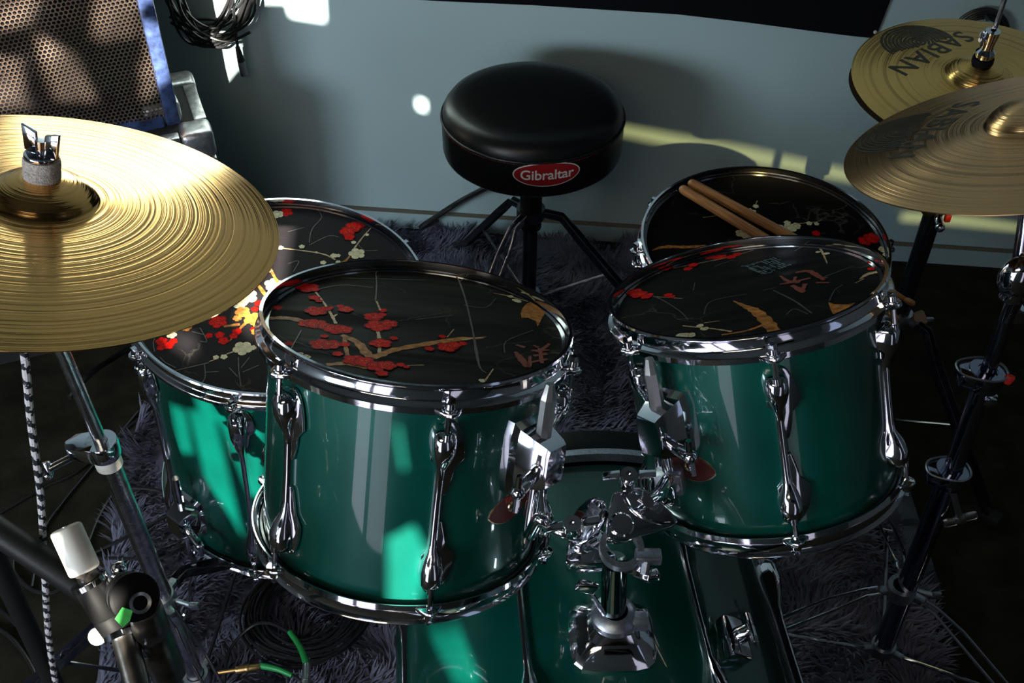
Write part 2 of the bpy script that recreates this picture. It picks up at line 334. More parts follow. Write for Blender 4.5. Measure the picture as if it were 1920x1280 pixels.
while k < 62000:
    x = random.uniform(-.78, .76); y = random.uniform(.5, 2.13)
    if not inpoly(x, y, rug_poly) or y > wy(x)-.025: continue
    k += 1
    a = noise.noise(V((x*9, y*9, 1)))*5+random.gauss(0, .5); ln = .030+.018*noise.noise(V((x*7, y*7, 5)))+random.uniform(-.006, .006)
    lean = .016+.012*random.random(); dx = cos(a); dy = sin(a); w = .0016; b = V((x, y, .009))+sh; s_ = V((-dy, dx, 0))*w
    m1 = b+V((dx*lean*.5, dy*lean*.5, ln*.6)); m2 = b+V((dx*lean*1.3, dy*lean*1.3, ln))
    if (m2-sh).y > wy(x)-.018: continue
    n = len(vs); vs += [b-s_, b+s_, m1-s_*1.2, m1+s_*1.2, m2]; fs += [(n, n+1, n+3, n+2), (n+2, n+3, n+4)]
pm = M(); pm.v = vs; pm.f = fs; pm.mi = [0]*len(fs); pm.build('rug_pile', RUGM, rug, smooth=True, kind='stuff', normals=False, angle=3)

# ------------------------------------------------------------------ drums
def lug_mesh(L_, r0, sc=1.0, pods=True):
    """long chromed lug lofted along local z, lying on the shell at local +x = outward"""
    st = [(0, .007, .010), (.012, .0105, .017), (.05, .0125, .021), (.12, .0125, .021), (.19, .0095, .016), (.25, .0052, .010), (.32, .0046, .0085), (.5, .0044, .008), (.68, .0046, .0085), (.75, .0052, .010), (.81, .0095, .016), (.88, .0125, .021), (.95, .0125, .021), (.988, .0105, .017), (1, .007, .010)]
    vs = []; n = 12; fs = []
    for (tt, w, h) in st:
        for k in range(n):
            a = pi*k/(n-1); c = cos(a); s = sin(a)
            vs.append((r0-.001+h*sc*(abs(s)**.7), w*sc*(1 if c > 0 else -1)*(abs(c)**.7), tt*L_))
    m = len(st)
    for j in range(m-1):
        for k in range(n-1): fs.append((j*n+k, j*n+k+1, (j+1)*n+k+1, (j+1)*n+k))
    fs.append(tuple(range(n))); fs.append(tuple((m-1)*n+k for k in range(n))[::-1]); return vs, fs
def plate_mesh(L_, r0, sc=1.0, which=0):
    """thin teardrop back plates under the pods"""
    mm = M()
    for z0, dr in (((0, 1), (L_, -1))[which],):
        pts = []
        for k in range(24):
            a = 2*pi*k/24; w = .0165*sc*(1 if sin(a) > -.2 else .55); pts.append(V((r0+.0005, .006*sc+w*cos(a)*(1-.35*max(0, -sin(a))), z0+dr*(.036*sc-.040*sc*sin(a)))))
        mm.prism(pts, (.003, 0, 0), bev=.0008)
    return mm
def rotz(a): return Matrix.Rotation(a, 4, 'Z')
def drum(name, label, C, n, R, D, angs, fab, inner=None, wood=False, plates=True):
    P = C-n*D; T = frame(P, n); root = thing(name, label, 'drum', T)
    hr = R+.0045
    M().lathe([(R, .016), (R, D-.016), (R-.006, D-.0150), (R-.012, D-.018), (R-.012, .018), (R-.006, .0150)], 96).build('shell', TEAL, root)
    def hoop(zs, sg):
        f = lambda r, z: (r, zs+sg*z)
        return [f(hr, -.003), f(hr+.0005, 0), f(hr+.004, 0), f(hr+.0052, -.002), f(hr+.0035, -.0045), f(hr+.0020, -.006), f(hr+.0020, -.0150), f(hr+.0035, -.0172), f(hr+.0068, -.0185), f(hr+.0085, -.0210), f(hr+.0080, -.0272), f(hr+.0066, -.0272), f(hr+.0070, -.0215), f(hr+.0055, -.0202), f(hr+.001, -.0190), f(hr, -.016)]
    for zs, sg in ((D, 1), (0, -1)):
        h = M().lathe(hoop(zs, sg), 112).build('rim', CHROME, root)
        for a in angs:
            A = RAD(a)-pi/2
            mm = M(); m4 = rotz(A); zz = zs-sg*.0255
            pr = [V((hr+.004, -.016, zz)), V((hr+.018, -.006, zz)), V((hr+.0205, 0, zz)), V((hr+.018, .006, zz)), V((hr+.004, .016, zz))]
            mm.prism([m4 @ p for p in pr], V((0, 0, sg*.005)), bev=.001); mm.build('rim_ear', CHROME, h)
    M().lathe([(R+.001, D-.020), (R+.0035, D-.020), (R+.0035, D-.012), (R-.001, D-.012), (R-.001, D-.014)], 96).build('head_collar', BLACKMETAL, root)
    M().lathe([(R+.001, .020), (R+.0035, .020), (R+.0035, .012), (R-.001, .012)], 96).build('head_collar', BLACKMETAL, root)
    hd = M(); ring = []; seg = 72
    zz = D-.0125; rr = [0, .2, .4, .6, .8, .92, 1]
    prof = [(0.0001 if q == 0 else q*(R+.0035), zz) for q in rr]; hd.lathe(prof, seg, closed=False); hd.lathe([((R+.0035), zz), ((R+.0035), zz-.001), (.0001, zz-.001)], seg, closed=False)
    head = hd.build('drum_head', fab, root)
    M().lathe([(.0001, .0125), (R+.0035, .0125), (R+.0035, .0135), (.0001, .0135)], 72, closed=False).build('bottom_head', mat('clear_film_'+name, (.05, .05, .05), .3), root)
    zl0, zl1 = .044, D-.044
    lm_v, lm_f = lug_mesh(zl1-zl0, R)
    for a in angs:
        m4 = rotz(RAD(a)-pi/2) @ Matrix.Translation((0, 0, zl0))
        lg = M().add(lm_v, lm_f, m4).build('lug', CHROME, root, angle=1.0)
        if plates:
            for wch in (0, 1): pm_ = plate_mesh(zl1-zl0, R, 1.0, wch); pm_.v = [m4 @ v for v in pm_.v]; pm_.build('lug_plate', CHROME, lg)
        for (z0, z1, zn, sg) in ((zl1-.006, D-.012, D-.0205, 1), (zl0+.006, .012, .0205, -1)):
            mm = M(); x = R+.0155; m5 = rotz(RAD(a)-pi/2)
            mm.cyl(m5 @ V((x, 0, z0)), m5 @ V((x, 0, z1)), .0030, seg=10)
            mm.cyl(m5 @ V((x, 0, z1-.004)), m5 @ V((x, 0, z1+.004) if sg > 0 else V((x, 0, z1-.004))), .0046, seg=4)
            mm.cyl(m5 @ V((x, 0, zn-sg*.0005)), m5 @ V((x, 0, zn+sg*.0018)), .0072, seg=16, bev=.0006)
            mm.cyl(m5 @ V((x, 0, zn+sg*.0015)), m5 @ V((x, 0, zn+sg*.007)), .0052, .0046, seg=12)
            mm.cyl(m5 @ V((x, 0, z0-sg*.002)), m5 @ V((x, 0, z0+sg*.005)), .0046, seg=12)
            mm.build('tension_rod', CHROME, lg)
    root['_hz'] = zz
    return root, head, T, zz
def H2(T, zz):   # photo pixel -> 2D point on a drum head
    P = T @ V((0, 0, zz)); n = (T.to_3x3() @ V((0, 0, 1))); Ti = T.inverted()
    def f(px, py): q = Ti @ on_pl(px, py, P, n); return V((q.x, q.y, 0))
    return f
def clampr(p, R):
    l = math.hypot(p.x, p.y); return p if l <= R else V((p.x*R/l, p.y*R/l, p.z))
class Print:
    """flat print on a head: petals, branches, veins"""
    def __init__(s, T, zz, R): s.f = H2(T, zz); s.z = zz; s.R = R-.0006; s.m = M(); s.mats = [RED, DRED, CREAM, OCHRE, TWIG, GREYLINE, SEAL, RUST, YELLOW]; s.k = 0
    def lay(s): s.k += 1; return s.z+.00025+.00003*(s.k % 30)
    def fan(s, c, pts, mi, z):
        c = clampr(c, s.R); pts = [clampr(p, s.R) for p in pts]; s.m.cur = mi; n = len(pts)
        s.m.add([V((c.x, c.y, z))]+[V((p.x, p.y, z)) for p in pts], [(0, i+1, (i+1) % n+1) for i in range(n)])
    def flower(s, px, py, r, kind='r', lobes=5):
        c = s.f(px, py); rr = (s.f(px+r, py)-c).length; a0 = random.uniform(0, 6); z = s.lay()
        def outl(R): return [c+V((cos(2*pi*k/40+a0), sin(2*pi*k/40+a0), 0))*R*(.74+.26*abs(cos(lobes*pi*k/40))**.6) for k in range(40)]
        if kind == 'r':
            s.fan(c, outl(rr*1.13), 1, z); s.fan(c, outl(rr), 0, z+.00001)
            if r > 12:
                for k in range(14):
                    a = random.uniform(0, 6.28); q = random.uniform(.15, .75)*rr; p = c+V((cos(a)*q, sin(a)*q, 0)); s.fan(p, [p+V((cos(b), sin(b), 0))*.0005 for b in (0, 2.1, 4.2)], 8, z+.00002)
        elif kind == 'w': s.fan(c, outl(rr), 2, z); 
        elif kind == 'o': s.fan(c, outl(rr), 3, z)
        if kind == 'w' and r > 7:
            for k in range(16):
                a = 2*pi*k/16; q = rr*.45; p = c+V((cos(a)*q, sin(a)*q, 0)); s.fan(p, [p+V((cos(b), sin(b), 0))*.0006 for b in (0, 1.5, 3, 4.5)], 3, z+.00002)
            for k in range(5):
                a = a0+2*pi*(k+.5)/5; d = V((cos(a), sin(a), 0)); nn = V((-d.y, d.x, 0))*.0002; s.fan(c+d*rr*.6, [c+d*rr*.35-nn, c+d*rr*.35+nn, c+d*rr*.78+nn, c+d*rr*.78-nn], 3, z+.00002)
    def ribbon(s, pts, mi, w=None):
        P = [s.f(p[0], p[1]) for p in pts]; Wd = [(p[2] if len(p) > 2 else w)*.00052 for p in pts]; Q = crom(P, 5); n = len(Q); z = s.lay(); s.m.cur = mi; vs = []
        for i, q in enumerate(Q):
            d = (Q[min(n-1, i+1)]-Q[max(0, i-1)]).normalized(); u = i/(n-1)*(len(Wd)-1); k = min(len(Wd)-2, int(u)); ww = Wd[k]+(Wd[k+1]-Wd[k])*(u-k); ww *= 1+.18*sin(i*2.3)
            e = V((-d.y, d.x, 0))*ww
            for sg in (-1, 1): p = clampr(q+e*sg, s.R); vs.append(V((p.x, p.y, z)))
        s.m.add(vs, [(2*i, 2*i+1, 2*i+3, 2*i+2) for i in range(n-1)])
    def poly(s, pts, mi):
        P = [s.f(*p) for p in pts]; c = sum(P, V((0, 0, 0)))/len(P); s.fan(c, P, mi, s.lay())
    def build(s, head): return s.m.build('blossom_print', s.mats, head, smooth=False, normals=False)

FAB1 = fabric('black_blossom_cloth', (.009, .0088, .007), 1.0, 1.0, 3.1); FAB2 = fabric('black_blossom_cloth_flat', (.006, .0055, .006), 1.0, .35, 8.3); FAB3 = fabric('black_blossom_cloth_tight', (.016, .014, .016), 1, .06, 5.2); FAB4 = fabric('black_blossom_cloth_dark', (.003, .0025, .003), 1, .05, 1.7)

tomL, headL, TL, zL = drum('rack_tom', 'teal rack tom with wrinkled red blossom head, larger of the two front toms', C1, N1, .165*TSC, .293*TSC, [-105, -45, 15, 75, 135, 195], FAB1)
tomR, headR, TR, zR = drum('rack_tom', 'smaller teal rack tom tilted to the left, with slate seal print on its black head', C2, N2, .1525*TSC, .279*TSC, [-122, -62, -2, 58, 118, 178], FAB2)
tomF, headF, TF, zF = drum('floor_tom', 'sunlit teal floor tom partly under the large bronze crash cymbal', C3, N3, .2035, .430, [-97, -52, -7, 38, 83, 128, 173, 218], FAB3)
snr, headS, TS, zS = drum('snare_drum', 'snare drum in shade with two drumsticks lying on its black head', C4, N4, .178, .15, [-90, -54, -18, 18, 54, 90, 126, 162, 198, 234], FAB4, plates=False)

p = Print(TL, zL, .168*TSC)
for b in ([(502, 597, 6), (545, 597, 8), (600, 612, 6), (640, 622, 4)], [(640, 628, 5), (670, 642, 8), (690, 665, 10), (705, 668, 9), (740, 656, 8), (800, 645, 8), (860, 636, 9), (908, 634, 1)], [(612, 684, 5), (650, 682, 7), (690, 690, 6)], [(645, 628, 4), (648, 650, 4), (653, 672, 4)]): p.ribbon(b, 3)
for b in ([(592, 548, 2), (606, 566, 2), (620, 588, 3), (630, 607, 3)], [(622, 597, 2), (632, 589, 2)], [(706, 565, 2), (713, 582, 2)], [(708, 620, 3), (712, 642, 4), (711, 662, 3)], [(865, 637, 4), (912, 632, 1)], [(760, 686, 1), (795, 685, 1)], [(925, 550, 1), (955, 556, 2), (990, 566, 2)], [(909, 715, 2), (925, 692, 1)], [(838, 633, 1), (851, 618, 1)]): p.ribbon(b, 4)
for b in ([(702, 492, 1), (706, 530, 1.3), (704, 565, 1.5)], [(855, 512, 2), (872, 560, 2), (886, 620, 1.6), (893, 660, 3), (900, 690, 1.5), (912, 700, 1)], [(590, 545, 1), (640, 535, 1), (700, 540, 1)], [(870, 573, 1.2), (910, 577, 1), (930, 560, 1)], [(946, 662, 1.3), (950, 640, 1), (1000, 620, .8)], [(875, 520, 1), (860, 530, 1)], [(640, 522, .8), (800, 526, .8)], [(780, 600, .8), (850, 592, .8)], [(565, 620, .8), (540, 665, .8)]): p.ribbon(b, 5)
for q in ((577, 540, 22), (589, 559, 11), (598, 565, 7), (592, 584, 20), (611, 580, 10), (621, 578, 5), (648, 581, 14), (638, 574, 7), (575, 606, 17), (592, 607, 20), (610, 612, 14), (628, 617, 21), (644, 618, 17), (717, 582, 9), (700, 594, 18), (717, 590, 8), (709, 611, 24), (730, 607, 16), (603, 646, 22), (622, 646, 18), (647, 646, 10), (633, 664, 10), (608, 631, 8), (715, 644, 19), (699, 645, 8), (738, 635, 8), (664, 676, 21), (684, 679, 20), (706, 688, 19), (725, 686, 18), (716, 701, 12), (751, 685, 8), (762, 689, 6), (839, 652, 19), (851, 648, 13), (805, 655, 9), (829, 632, 7), (868, 644, 8), (542, 644, 9), (520, 577, 10), (722, 501, 4)): p.flower(*q)
for q in ((562, 664, 8), (574, 669, 9), (957, 556, 6), (966, 563, 6), (971, 565, 7), (904, 714, 7)): p.flower(*q, kind='w', lobes=3)
p.poly([(980, 578), (986, 571), (1000, 565), (1008, 572), (1018, 577), (1023, 586), (1016, 597), (1008, 613), (1006, 603), (996, 599), (990, 596), (978, 597), (976, 588)], 3)
for b in ([(968, 647, 3), (984, 652, 5)], [(966, 660, 3), (976, 672, 8), (990, 688, 6), (994, 668, 2)], [(1000, 648, 3), (1010, 652, 4)], [(1030, 645, 3), (1020, 653, 4), (1004, 660, 3)], [(996, 658, 3), (1030, 657, 3)], [(1000, 668, 4), (1026, 664, 4)], [(995, 680, 3), (1026, 674, 4)], [(1012, 654, 4), (1016, 682, 4)]): p.ribbon(b, 7)
p.build(headL)

p = Print(TR, zR, .1555*TSC)
for b in ([(1353, 628, 3), (1400, 620, 3), (1434, 608, 4)], [(1375, 564, 1), (1396, 574, 6), (1416, 583, 11), (1436, 601, 13), (1452, 622, 12), (1458, 632, 8)]): p.ribbon(b, 3)
for b in ([(1262, 503, 1.5), (1330, 490, 1.5), (1372, 481, 1), (1413, 469, 1)], [(1222, 556, 1.5), (1280, 560, 1.2)], [(1280, 611, 2), (1309, 614, 2), (1340, 617, 2), (1372, 622, 3)], [(1538, 465, 3), (1545, 480, 2), (1551, 494, 1)], [(1612, 524, 1), (1628, 514, 6), (1648, 510, 6)], [(1604, 531, 1), (1620, 523, 1)], [(1320, 606, 1), (1350, 602, 1)]): p.ribbon(b, 4)
for b in ([(1203, 547, 3), (1240, 562, 1.5), (1275, 584, 1), (1290, 600, 1)], [(1300, 545, 1), (1303, 530, 1)], [(1320, 590, 1), (1334, 565, 1), (1400, 552, 1)], [(1450, 545, 1.5), (1490, 565, 2), (1522, 588, 1.5)], [(1430, 545, 1), (1455, 540, 1)], [(1545, 520, 1.5), (1590, 503, 1), (1600, 500, 1)], [(1475, 590, 1), (1490, 580, 1), (1515, 590, 1)], [(1555, 565, 1), (1565, 545, 1), (1580, 535, 1)], [(1490, 471, 1.2), (1505, 463, 1.2), (1527, 450, 1)], [(1340, 500, 1), (1375, 488, 1)], [(1270, 600, 1), (1300, 597, 1)]): p.ribbon(b, 5)
for q in ((1190, 548, 14), (1198, 553, 15), (1212, 557, 10), (1219, 553, 6), (1253, 554, 8), (1260, 557, 6), (1249, 505, 9), (1257, 501, 6), (1300, 498, 9), (1290, 504, 8), (1334, 481, 13), (1350, 482, 13), (1371, 482, 9), (1382, 477, 8), (1160, 560, 8), (1326, 471, 12), (1634, 504, 8), (1650, 500, 11), (1632, 492, 6)): p.flower(*q)
for q in ((1552, 460, 8), (1534, 473, 5), (1550, 476, 6), (1313, 611, 7), (1321, 617, 8), (1280, 630, 13), (1295, 629, 10), (1268, 634, 8)): p.flower(*q, kind='w', lobes=3)
p.poly([(1553, 567), (1558, 571), (1592, 572), (1604, 568), (1590, 580), (1563, 592), (1557, 580)], 3)
for b in ([(1463, 518, 2), (1478, 528, 5), (1500, 530, 6)], [(1462, 534, 2), (1485, 530, 5), (1520, 522, 3)], [(1492, 512, 4), (1515, 509, 6), (1530, 516, 7), (1545, 526, 3)], [(1530, 531, 4), (1556, 531, 2)], [(1485, 536, 4), (1503, 546, 8), (1506, 550, 2)], [(1510, 533, 5), (1505, 545, 4)], [(1492, 520, 3), (1487, 532, 4)], [(1535, 522, 3), (1552, 522, 2)]): p.ribbon(b, 7)
A, B_, C_, D_ = V((1388, 500)), V((1451, 483)), V((1487, 498)), V((1432, 517))   # the slate seal: rows of stepped bars
def sq(u, v): q = A.lerp(B_, u).lerp(D_.lerp(C_, u), v); return (q.x, q.y)
rs = random.Random(4)
for i in range(11):
    u = (i+.5)/11; v = 0.03
    while v < .95:
        l = rs.choice((.14, .2, .34, .5)); e = min(.97, v+l); w = 1.7
        if rs.random() < .35: p.ribbon([(*sq(u-.04, v), w), (*sq(u+.05, min(.97, v+.06)), w)], 6)
        else: p.ribbon([(*sq(u, v), w), (*sq(u, e), w)], 6)
        v = e+.07
p.build(headR)

p = Print(TF, zF, .2065)
for b in ([(474, 520, 3), (500, 556, 6), (520, 580, 5)], [(430, 640, 2), (470, 600, 5), (485, 640, 5), (478, 655, 3)], [(420, 612, 4), (450, 608, 5)], [(634, 492, 3), (645, 491, 4), (656, 480, 2)], [(505, 500, 4), (515, 520, 4), (530, 545, 5)]): p.ribbon(b, 3)
for b in ([(526, 465, 2), (600, 475, 2), (629, 487, 3)], [(664, 466, 2.5), (680, 445, 2), (696, 427, 1)], [(660, 410, 1.5), (663, 396, 1)], [(425, 664, 2), (441, 658, 2)], [(392, 678, 1), (410, 672, 1.5)]): p.ribbon(b, 4)
for b in ([(322, 696, 1), (350, 690, 1.2), (392, 680, 1.4)], [(383, 683, 1), (385, 705, 1), (378, 720, 1)], [(385, 698, 1), (410, 697, 1)], [(447, 670, 1), (448, 695, 1), (452, 725, 1)], [(468, 670, 1), (452, 690, 1)], [(485, 685, 1), (455, 698, 1)], [(430, 690, 1), (446, 707, 1)], [(595, 393, 1), (603, 408, 1), (585, 430, 1), (580, 455, 1)], [(580, 460, 1), (615, 443, 1), (635, 445, 1)], [(540, 435, 1), (570, 427, 1)], [(540, 495, 1), (560, 490, 1), (550, 510, 1)], [(672, 460, 1), (685, 470, 1), (708, 470, 1)], [(375, 615, 1), (388, 640, 1), (375, 640, 1)], [(360, 622, 1), (382, 628, 1)], [(290, 660, 1), (288, 640, 1), (300, 625, 1)], [(330, 690, 1), (310, 680, 1), (300, 670, 1)]): p.ribbon(b, 5)
for q in ((663, 426, 15), (651, 435, 14), (655, 445, 10), (673, 422, 12), (680, 414, 7), (537, 398, 12), (409, 603, 17), (392, 629, 7), (412, 628, 9), (419, 639, 10), (444, 622, 9), (438, 630, 8), (303, 640, 11), (316, 648, 10), (302, 652, 8), (325, 640, 8), (367, 605, 7), (485, 569, 8), (478, 580, 7), (476, 618, 7)): p.flower(*q)
for q in ((455, 585, 15), (474, 598, 18), (445, 597, 9), (480, 622, 10), (350, 615, 10)): p.flower(*q, kind='o')
for q in ((669, 476, 16), (663, 455, 5), (566, 463, 6), (526, 465, 6), (626, 480, 7), (634, 480, 5), (606, 493, 6), (634, 492, 5), (593, 473, 3), (688, 440, 4), (513, 533, 18), (462, 556, 22), (450, 570, 14), (507, 508, 5), (455, 653, 19), (420, 669, 7), (405, 670, 6), (520, 402, 12), (322, 628, 10), (474, 652, 7)): p.flower(*q, kind='w')
p.build(headF)

p = Print(TS, zS, .181)
p.ribbon([(1222, 470, 1), (1245, 463, 6), (1290, 463, 6), (1325, 461, 4)], 3)
for b in ([(1415, 387, 1), (1420, 376, 1)], [(1318, 408, 1.5), (1345, 404, 1)], [(1488, 420, 2), (1530, 416, 1), (1540, 412, 1)], [(1405, 395, 1), (1412, 400, 1)]): p.ribbon(b, 4)
for q in ((1398, 393, 6), (1405, 394, 6), (1417, 387, 6), (1414, 396, 4), (1480, 428, 14), (1492, 424, 10), (1476, 418, 7), (1517, 419, 6), (1531, 420, 5), (1463, 425, 6), (1390, 438, 12), (1400, 443, 10), (1655, 468, 9), (1660, 478, 6)): p.flower(*q, kind='w')
for q in ((1622, 452, 13), (1634, 447, 15), (1530, 438, 8)): p.flower(*q)
p.build(headS)

# brackets, badges
def cylpt(T, R, px, py):
    n = T.to_3x3() @ V((0, 0, 1)); q = T.inverted() @ rayc(px, py, T.translation, n, R); return math.atan2(q.y, q.x), q.z
def bracket(root, T, R, a, z, knobside=-1, up=.085, down=.0):
    """faceted chrome bracket holding a rod parallel to the drum axis"""
    m4 = rotz(a); g = lambda x, y, zz: m4 @ V((x, y, zz))
    mm = M()
    base = [(-.026, -.030), (-.030, -.018), (-.030, .018), (-.026, .030), (.026, .030), (.030, .018), (.030, -.018), (.026, -.030)]
    lev = [(R-.004, 1.05), (R+.006, 1.05), (R+.011, .86), (R+.040, .62), (R+.044, .55)]
    vs = []; 
    for (x, s) in lev:
        for (y, zz) in base: vs.append(g(x, y*s*.85, z+zz*s*1.25))
    n = 8; fs = [(j*n+k, j*n+(k+1) % n, (j+1)*n+(k+1) % n, (j+1)*n+k) for j in range(4) for k in range(n)]+[tuple(4*n+k for k in range(n)), tuple(range(n))[::-1]]
    mm.add(vs, fs); br = mm.build('bracket', CHROME, root, angle=.4)
    mm = M(); xk = R+.030
    mm.cyl(g(xk, knobside*.012, z-.010), g(xk+.006, knobside*.045, z-.014), .0065, seg=14, bev=.001)
    e = g(xk+.006, knobside*.045, z-.014)
    mm.sphere(e, .0075, 12)
    for s in (-1, 1): mm.cyl(e, g(xk+.008, knobside*.048, z-.014+s*.020), .0038, .0030, seg=8)
    mm.build('wing_bolt', CHROME, br)
    return br, (lambda zz, x=.024, y=0.0: g(R+x, y, zz))
a1, z1 = cylpt(TL, .157, 984, 845); _, rl = bracket(tomL, TL, .165*TSC, a1, z1, -1)
a2, z2 = cylpt(TR, .145, 1262, 790); _, rr_ = bracket(tomR, TR, .1525*TSC, a2, z2, 1)
a3, z3 = cylpt(TF, .21, 362, 960); brF, rf = bracket(tomF, TF, .2035, a3, z3, 1)
fl = lambda a: (lambda zz, x=.024: rotz(a) @ V((.2035+x, 0, zz)))
def leg_rod(parent, f, z0, zend):
    pts = [f(z0), f(0.03), f(-.02), f(zend+.02, .05), f(zend, .07)]
    lg = M().tube(crom(pts, 6), .0052, 10).build('leg', CHROME, parent)
    M().cyl(pts[-1]+V((0, 0, .002)), pts[-1]-V((0, 0, .014)), .010, .009, seg=14, bev=.002).build('rubber_foot', RUBBER, lg)
FZ = -(TF.translation.z-.036)/1.0
leg_rod(tomF, fl(a3), z3+.10, FZ)
for da in (2.1, 4.2):
    br, f = bracket(tomF, TF, .2035, a3+da, z3, 1); leg_rod(tomF, fl(a3+da), z3+.10, FZ)
def textmesh(s, size, ext=.0003, align='CENTER', space=1.0):
    cu = bpy.data.curves.new('t', 'FONT'); cu.body = s; cu.size = size; cu.extrude = ext; cu.align_x = align; cu.align_y = 'CENTER'; cu.space_character = space; cu.resolution_u = 3; cu.offset = size*.012
    o = bpy.data.objects.new('t', cu); COL.objects.link(o); dg = bpy.context.evaluated_depsgraph_get()
    me = bpy.data.meshes.new_from_object(o.evaluated_get(dg)); vs = [v.co.copy() for v in me.vertices]; fs = [tuple(f.vertices) for f in me.polygons]
    bpy.data.objects.remove(o); bpy.data.meshes.remove(me); return vs, fs
BADGEM = mat('badge_brown', (.085, .012, .010), .35, coat=.4); BRASSRING = mat('badge_grommet', (.62, .52, .34), .25, 1)
def badge(root, R, a, z, rot=0):
    w, h = .030, .0165
    def wrap(u, v, d): return rotz(a) @ rotz(u/R) @ V((R+d, 0, z+v))
    def almond(s, d): return [wrap(*(lambda x, y: (x*cos(rot)-y*sin(rot), x*sin(rot)+y*cos(rot)))(w*s*cos(t)*(1 if 1 else 1), h*s*sin(t)*(abs(sin(t))**.35)), d) for t in [2*pi*k/40 for k in range(40)]]
    def solid(s, d0, d1):
        A = almond(s, d0); B = almond(s, d1); c = wrap(0, 0, d1); n = 40; return A+B+[c], [(k, (k+1) % n, n+(k+1) % n, n+k) for k in range(n)]+[(n+k, n+(k+1) % n, 2*n) for k in range(n)]
    m = M(); m.add(*solid(1.06, -.001, .0006)); b = m.build('badge', BRASSRING, root); 
    m = M(); m.add(*solid(1, 0, .0010)); m.build('badge_face', BADGEM, b)
    m = M(); c = wrap(0, 0, .001); nn = (wrap(0, 0, .01)-c).normalized(); fr = frame(c, nn, (wrap(.01, 0, 0)-c).normalized())
    m.lathe([(.0035, 0), (.0045, .0015), (.0058, .0012), (.0062, 0)], 20, fr); m.build('grommet', BRASSRING, b)
    vs, fs = textmesh('TAMA', .0085); m = M(); m.add([wrap(v.x, v.y+.0095, .0011+v.z) for v in vs], fs); m.build('lettering', mat('badge_letters', (.30, .03, .02), .4), b, smooth=False)
a, z = cylpt(TL, .153, 960, 948); badge(tomL, .165*TSC, a, z, .15)
a, z = cylpt(TR, .1413, 1292, 874); badge(tomR, .1525*TSC, a, z, -.1)

# ------------------------------------------------------------------ bass drum
YAW = RAD(5); BAX = V((sin(YAW), -cos(YAW), 0))
BR, BZ = .258, .277
tp = on_z(1100, 860, BZ+BR+.012); BC = V((tp.x, tp.y, BZ))
TB = frame(BC, BAX, V((1, 0, 0)))   # local z runs towards the camera
TB = Matrix(((1, 0, 0, 0), (0, 0, 0, 0), (0, 0, 0, 0), (0, 0, 0, 1)))
xb = V((0, 0, 1)).cross(BAX).normalized()*1.0
TB = Matrix(((xb.x, 0, BAX.x, BC.x), (xb.y, 0, BAX.y, BC.y), (xb.z, 1, BAX.z, BC.z), (0, 0, 0, 1)))
if TB.to_3x3().determinant() < 0: TB = Matrix(((-xb.x, 0, BAX.x, BC.x), (-xb.y, 0, BAX.y, BC.y), (-xb.z, 1, BAX.z, BC.z), (0, 0, 0, 1)))
BL = .40
bass = thing('bass_drum', 'large teal bass drum lying on its side beneath the two rack toms', 'drum', TB)
M().lathe([(BR, .0), (BR, BL), (BR-.008, BL), (BR-.008, 0)], 120).build('shell', TEAL, bass)
HOOPB = mat('black_hoop_lacquer', (.004, .004, .004), .45, spec=.2)
for z0 in (-.047, BL+.004):
    h = M().lathe([(BR+.004, z0), (BR+.014, z0), (BR+.0155, z0+.003), (BR+.0155, z0+.040), (BR+.014, z0+.043), (BR+.004, z0+.043)], 120).build('hoop', HOOPB, bass)
    M().lathe([(BR+.0154, z0+.034), (BR+.0166, z0+.034), (BR+.0166, z0+.0432), (BR+.004, z0+.0440), (BR+.004, z0+.043)], 120).build('hoop_edging', GREYMETAL, h)
M().lathe([(.0001, -.010), (BR, -.010), (BR, -.008), (.0001, -.008)], 72, closed=False).build('drum_head', FAB4, bass)
M().lathe([(.0001, BL+.010), (BR, BL+.010), (BR, BL+.008), (.0001, BL+.008)], 72, closed=False).build('drum_head', FAB4, bass)
for k in range(8):
    a = pi/2+RAD(22.5+45*k); m4 = rotz(a)
    lv, lf = lug_mesh(BL-.10, BR, 1.0)
    lg = M().add(lv, lf, m4 @ Matrix.Translation((0, 0, .05))).build('lug', CHROME, bass, angle=1.0)
    for za, zb in ((.055, -.052), (BL-.055, BL+.052)):
        mm = M(); mm.cyl(m4 @ V((BR+.020, 0, za)), m4 @ V((BR+.020, 0, zb)), .0036, seg=10)
        s = 1 if zb > za else -1
        mm.cyl(m4 @ V((BR+.020, 0, zb-s*.004)), m4 @ V((BR+.020, 0, zb+s*.004)), .008, seg=10)
        mm.prism([m4 @ V((BR+.012, -.010, zb-s*.014)), m4 @ V((BR+.028, -.007, zb-s*.014)), m4 @ V((BR+.028, .007, zb-s*.014)), m4 @ V((BR+.012, .010, zb-s*.014))], m4.to_3x3() @ V((0, 0, s*.012)), bev=.001)
        mm.build('claw_hook', CHROME, lg)
# spur bracket on the shaded side
TBi = TB.inverted(); q = TBi @ rayc(1368, 1205, BC, BAX, BR); a = math.atan2(q.y, q.x); m4 = rotz(a)
mm = M(); mm.box(m4 @ V((BR+.008, 0, q.z)), (.018, .030, .052), m4.to_3x3(), .004); mm.cyl(m4 @ V((BR+.010, 0, q.z)), m4 @ V((BR+.034, -.004, q.z)), .011, .008, seg=16, bev=.002)
mm.box(m4 @ V((BR+.034, -.004, q.z)), (.006, .008, .040), m4.to_3x3(), .002); mm.build('spur_bracket', CHROME, bass)

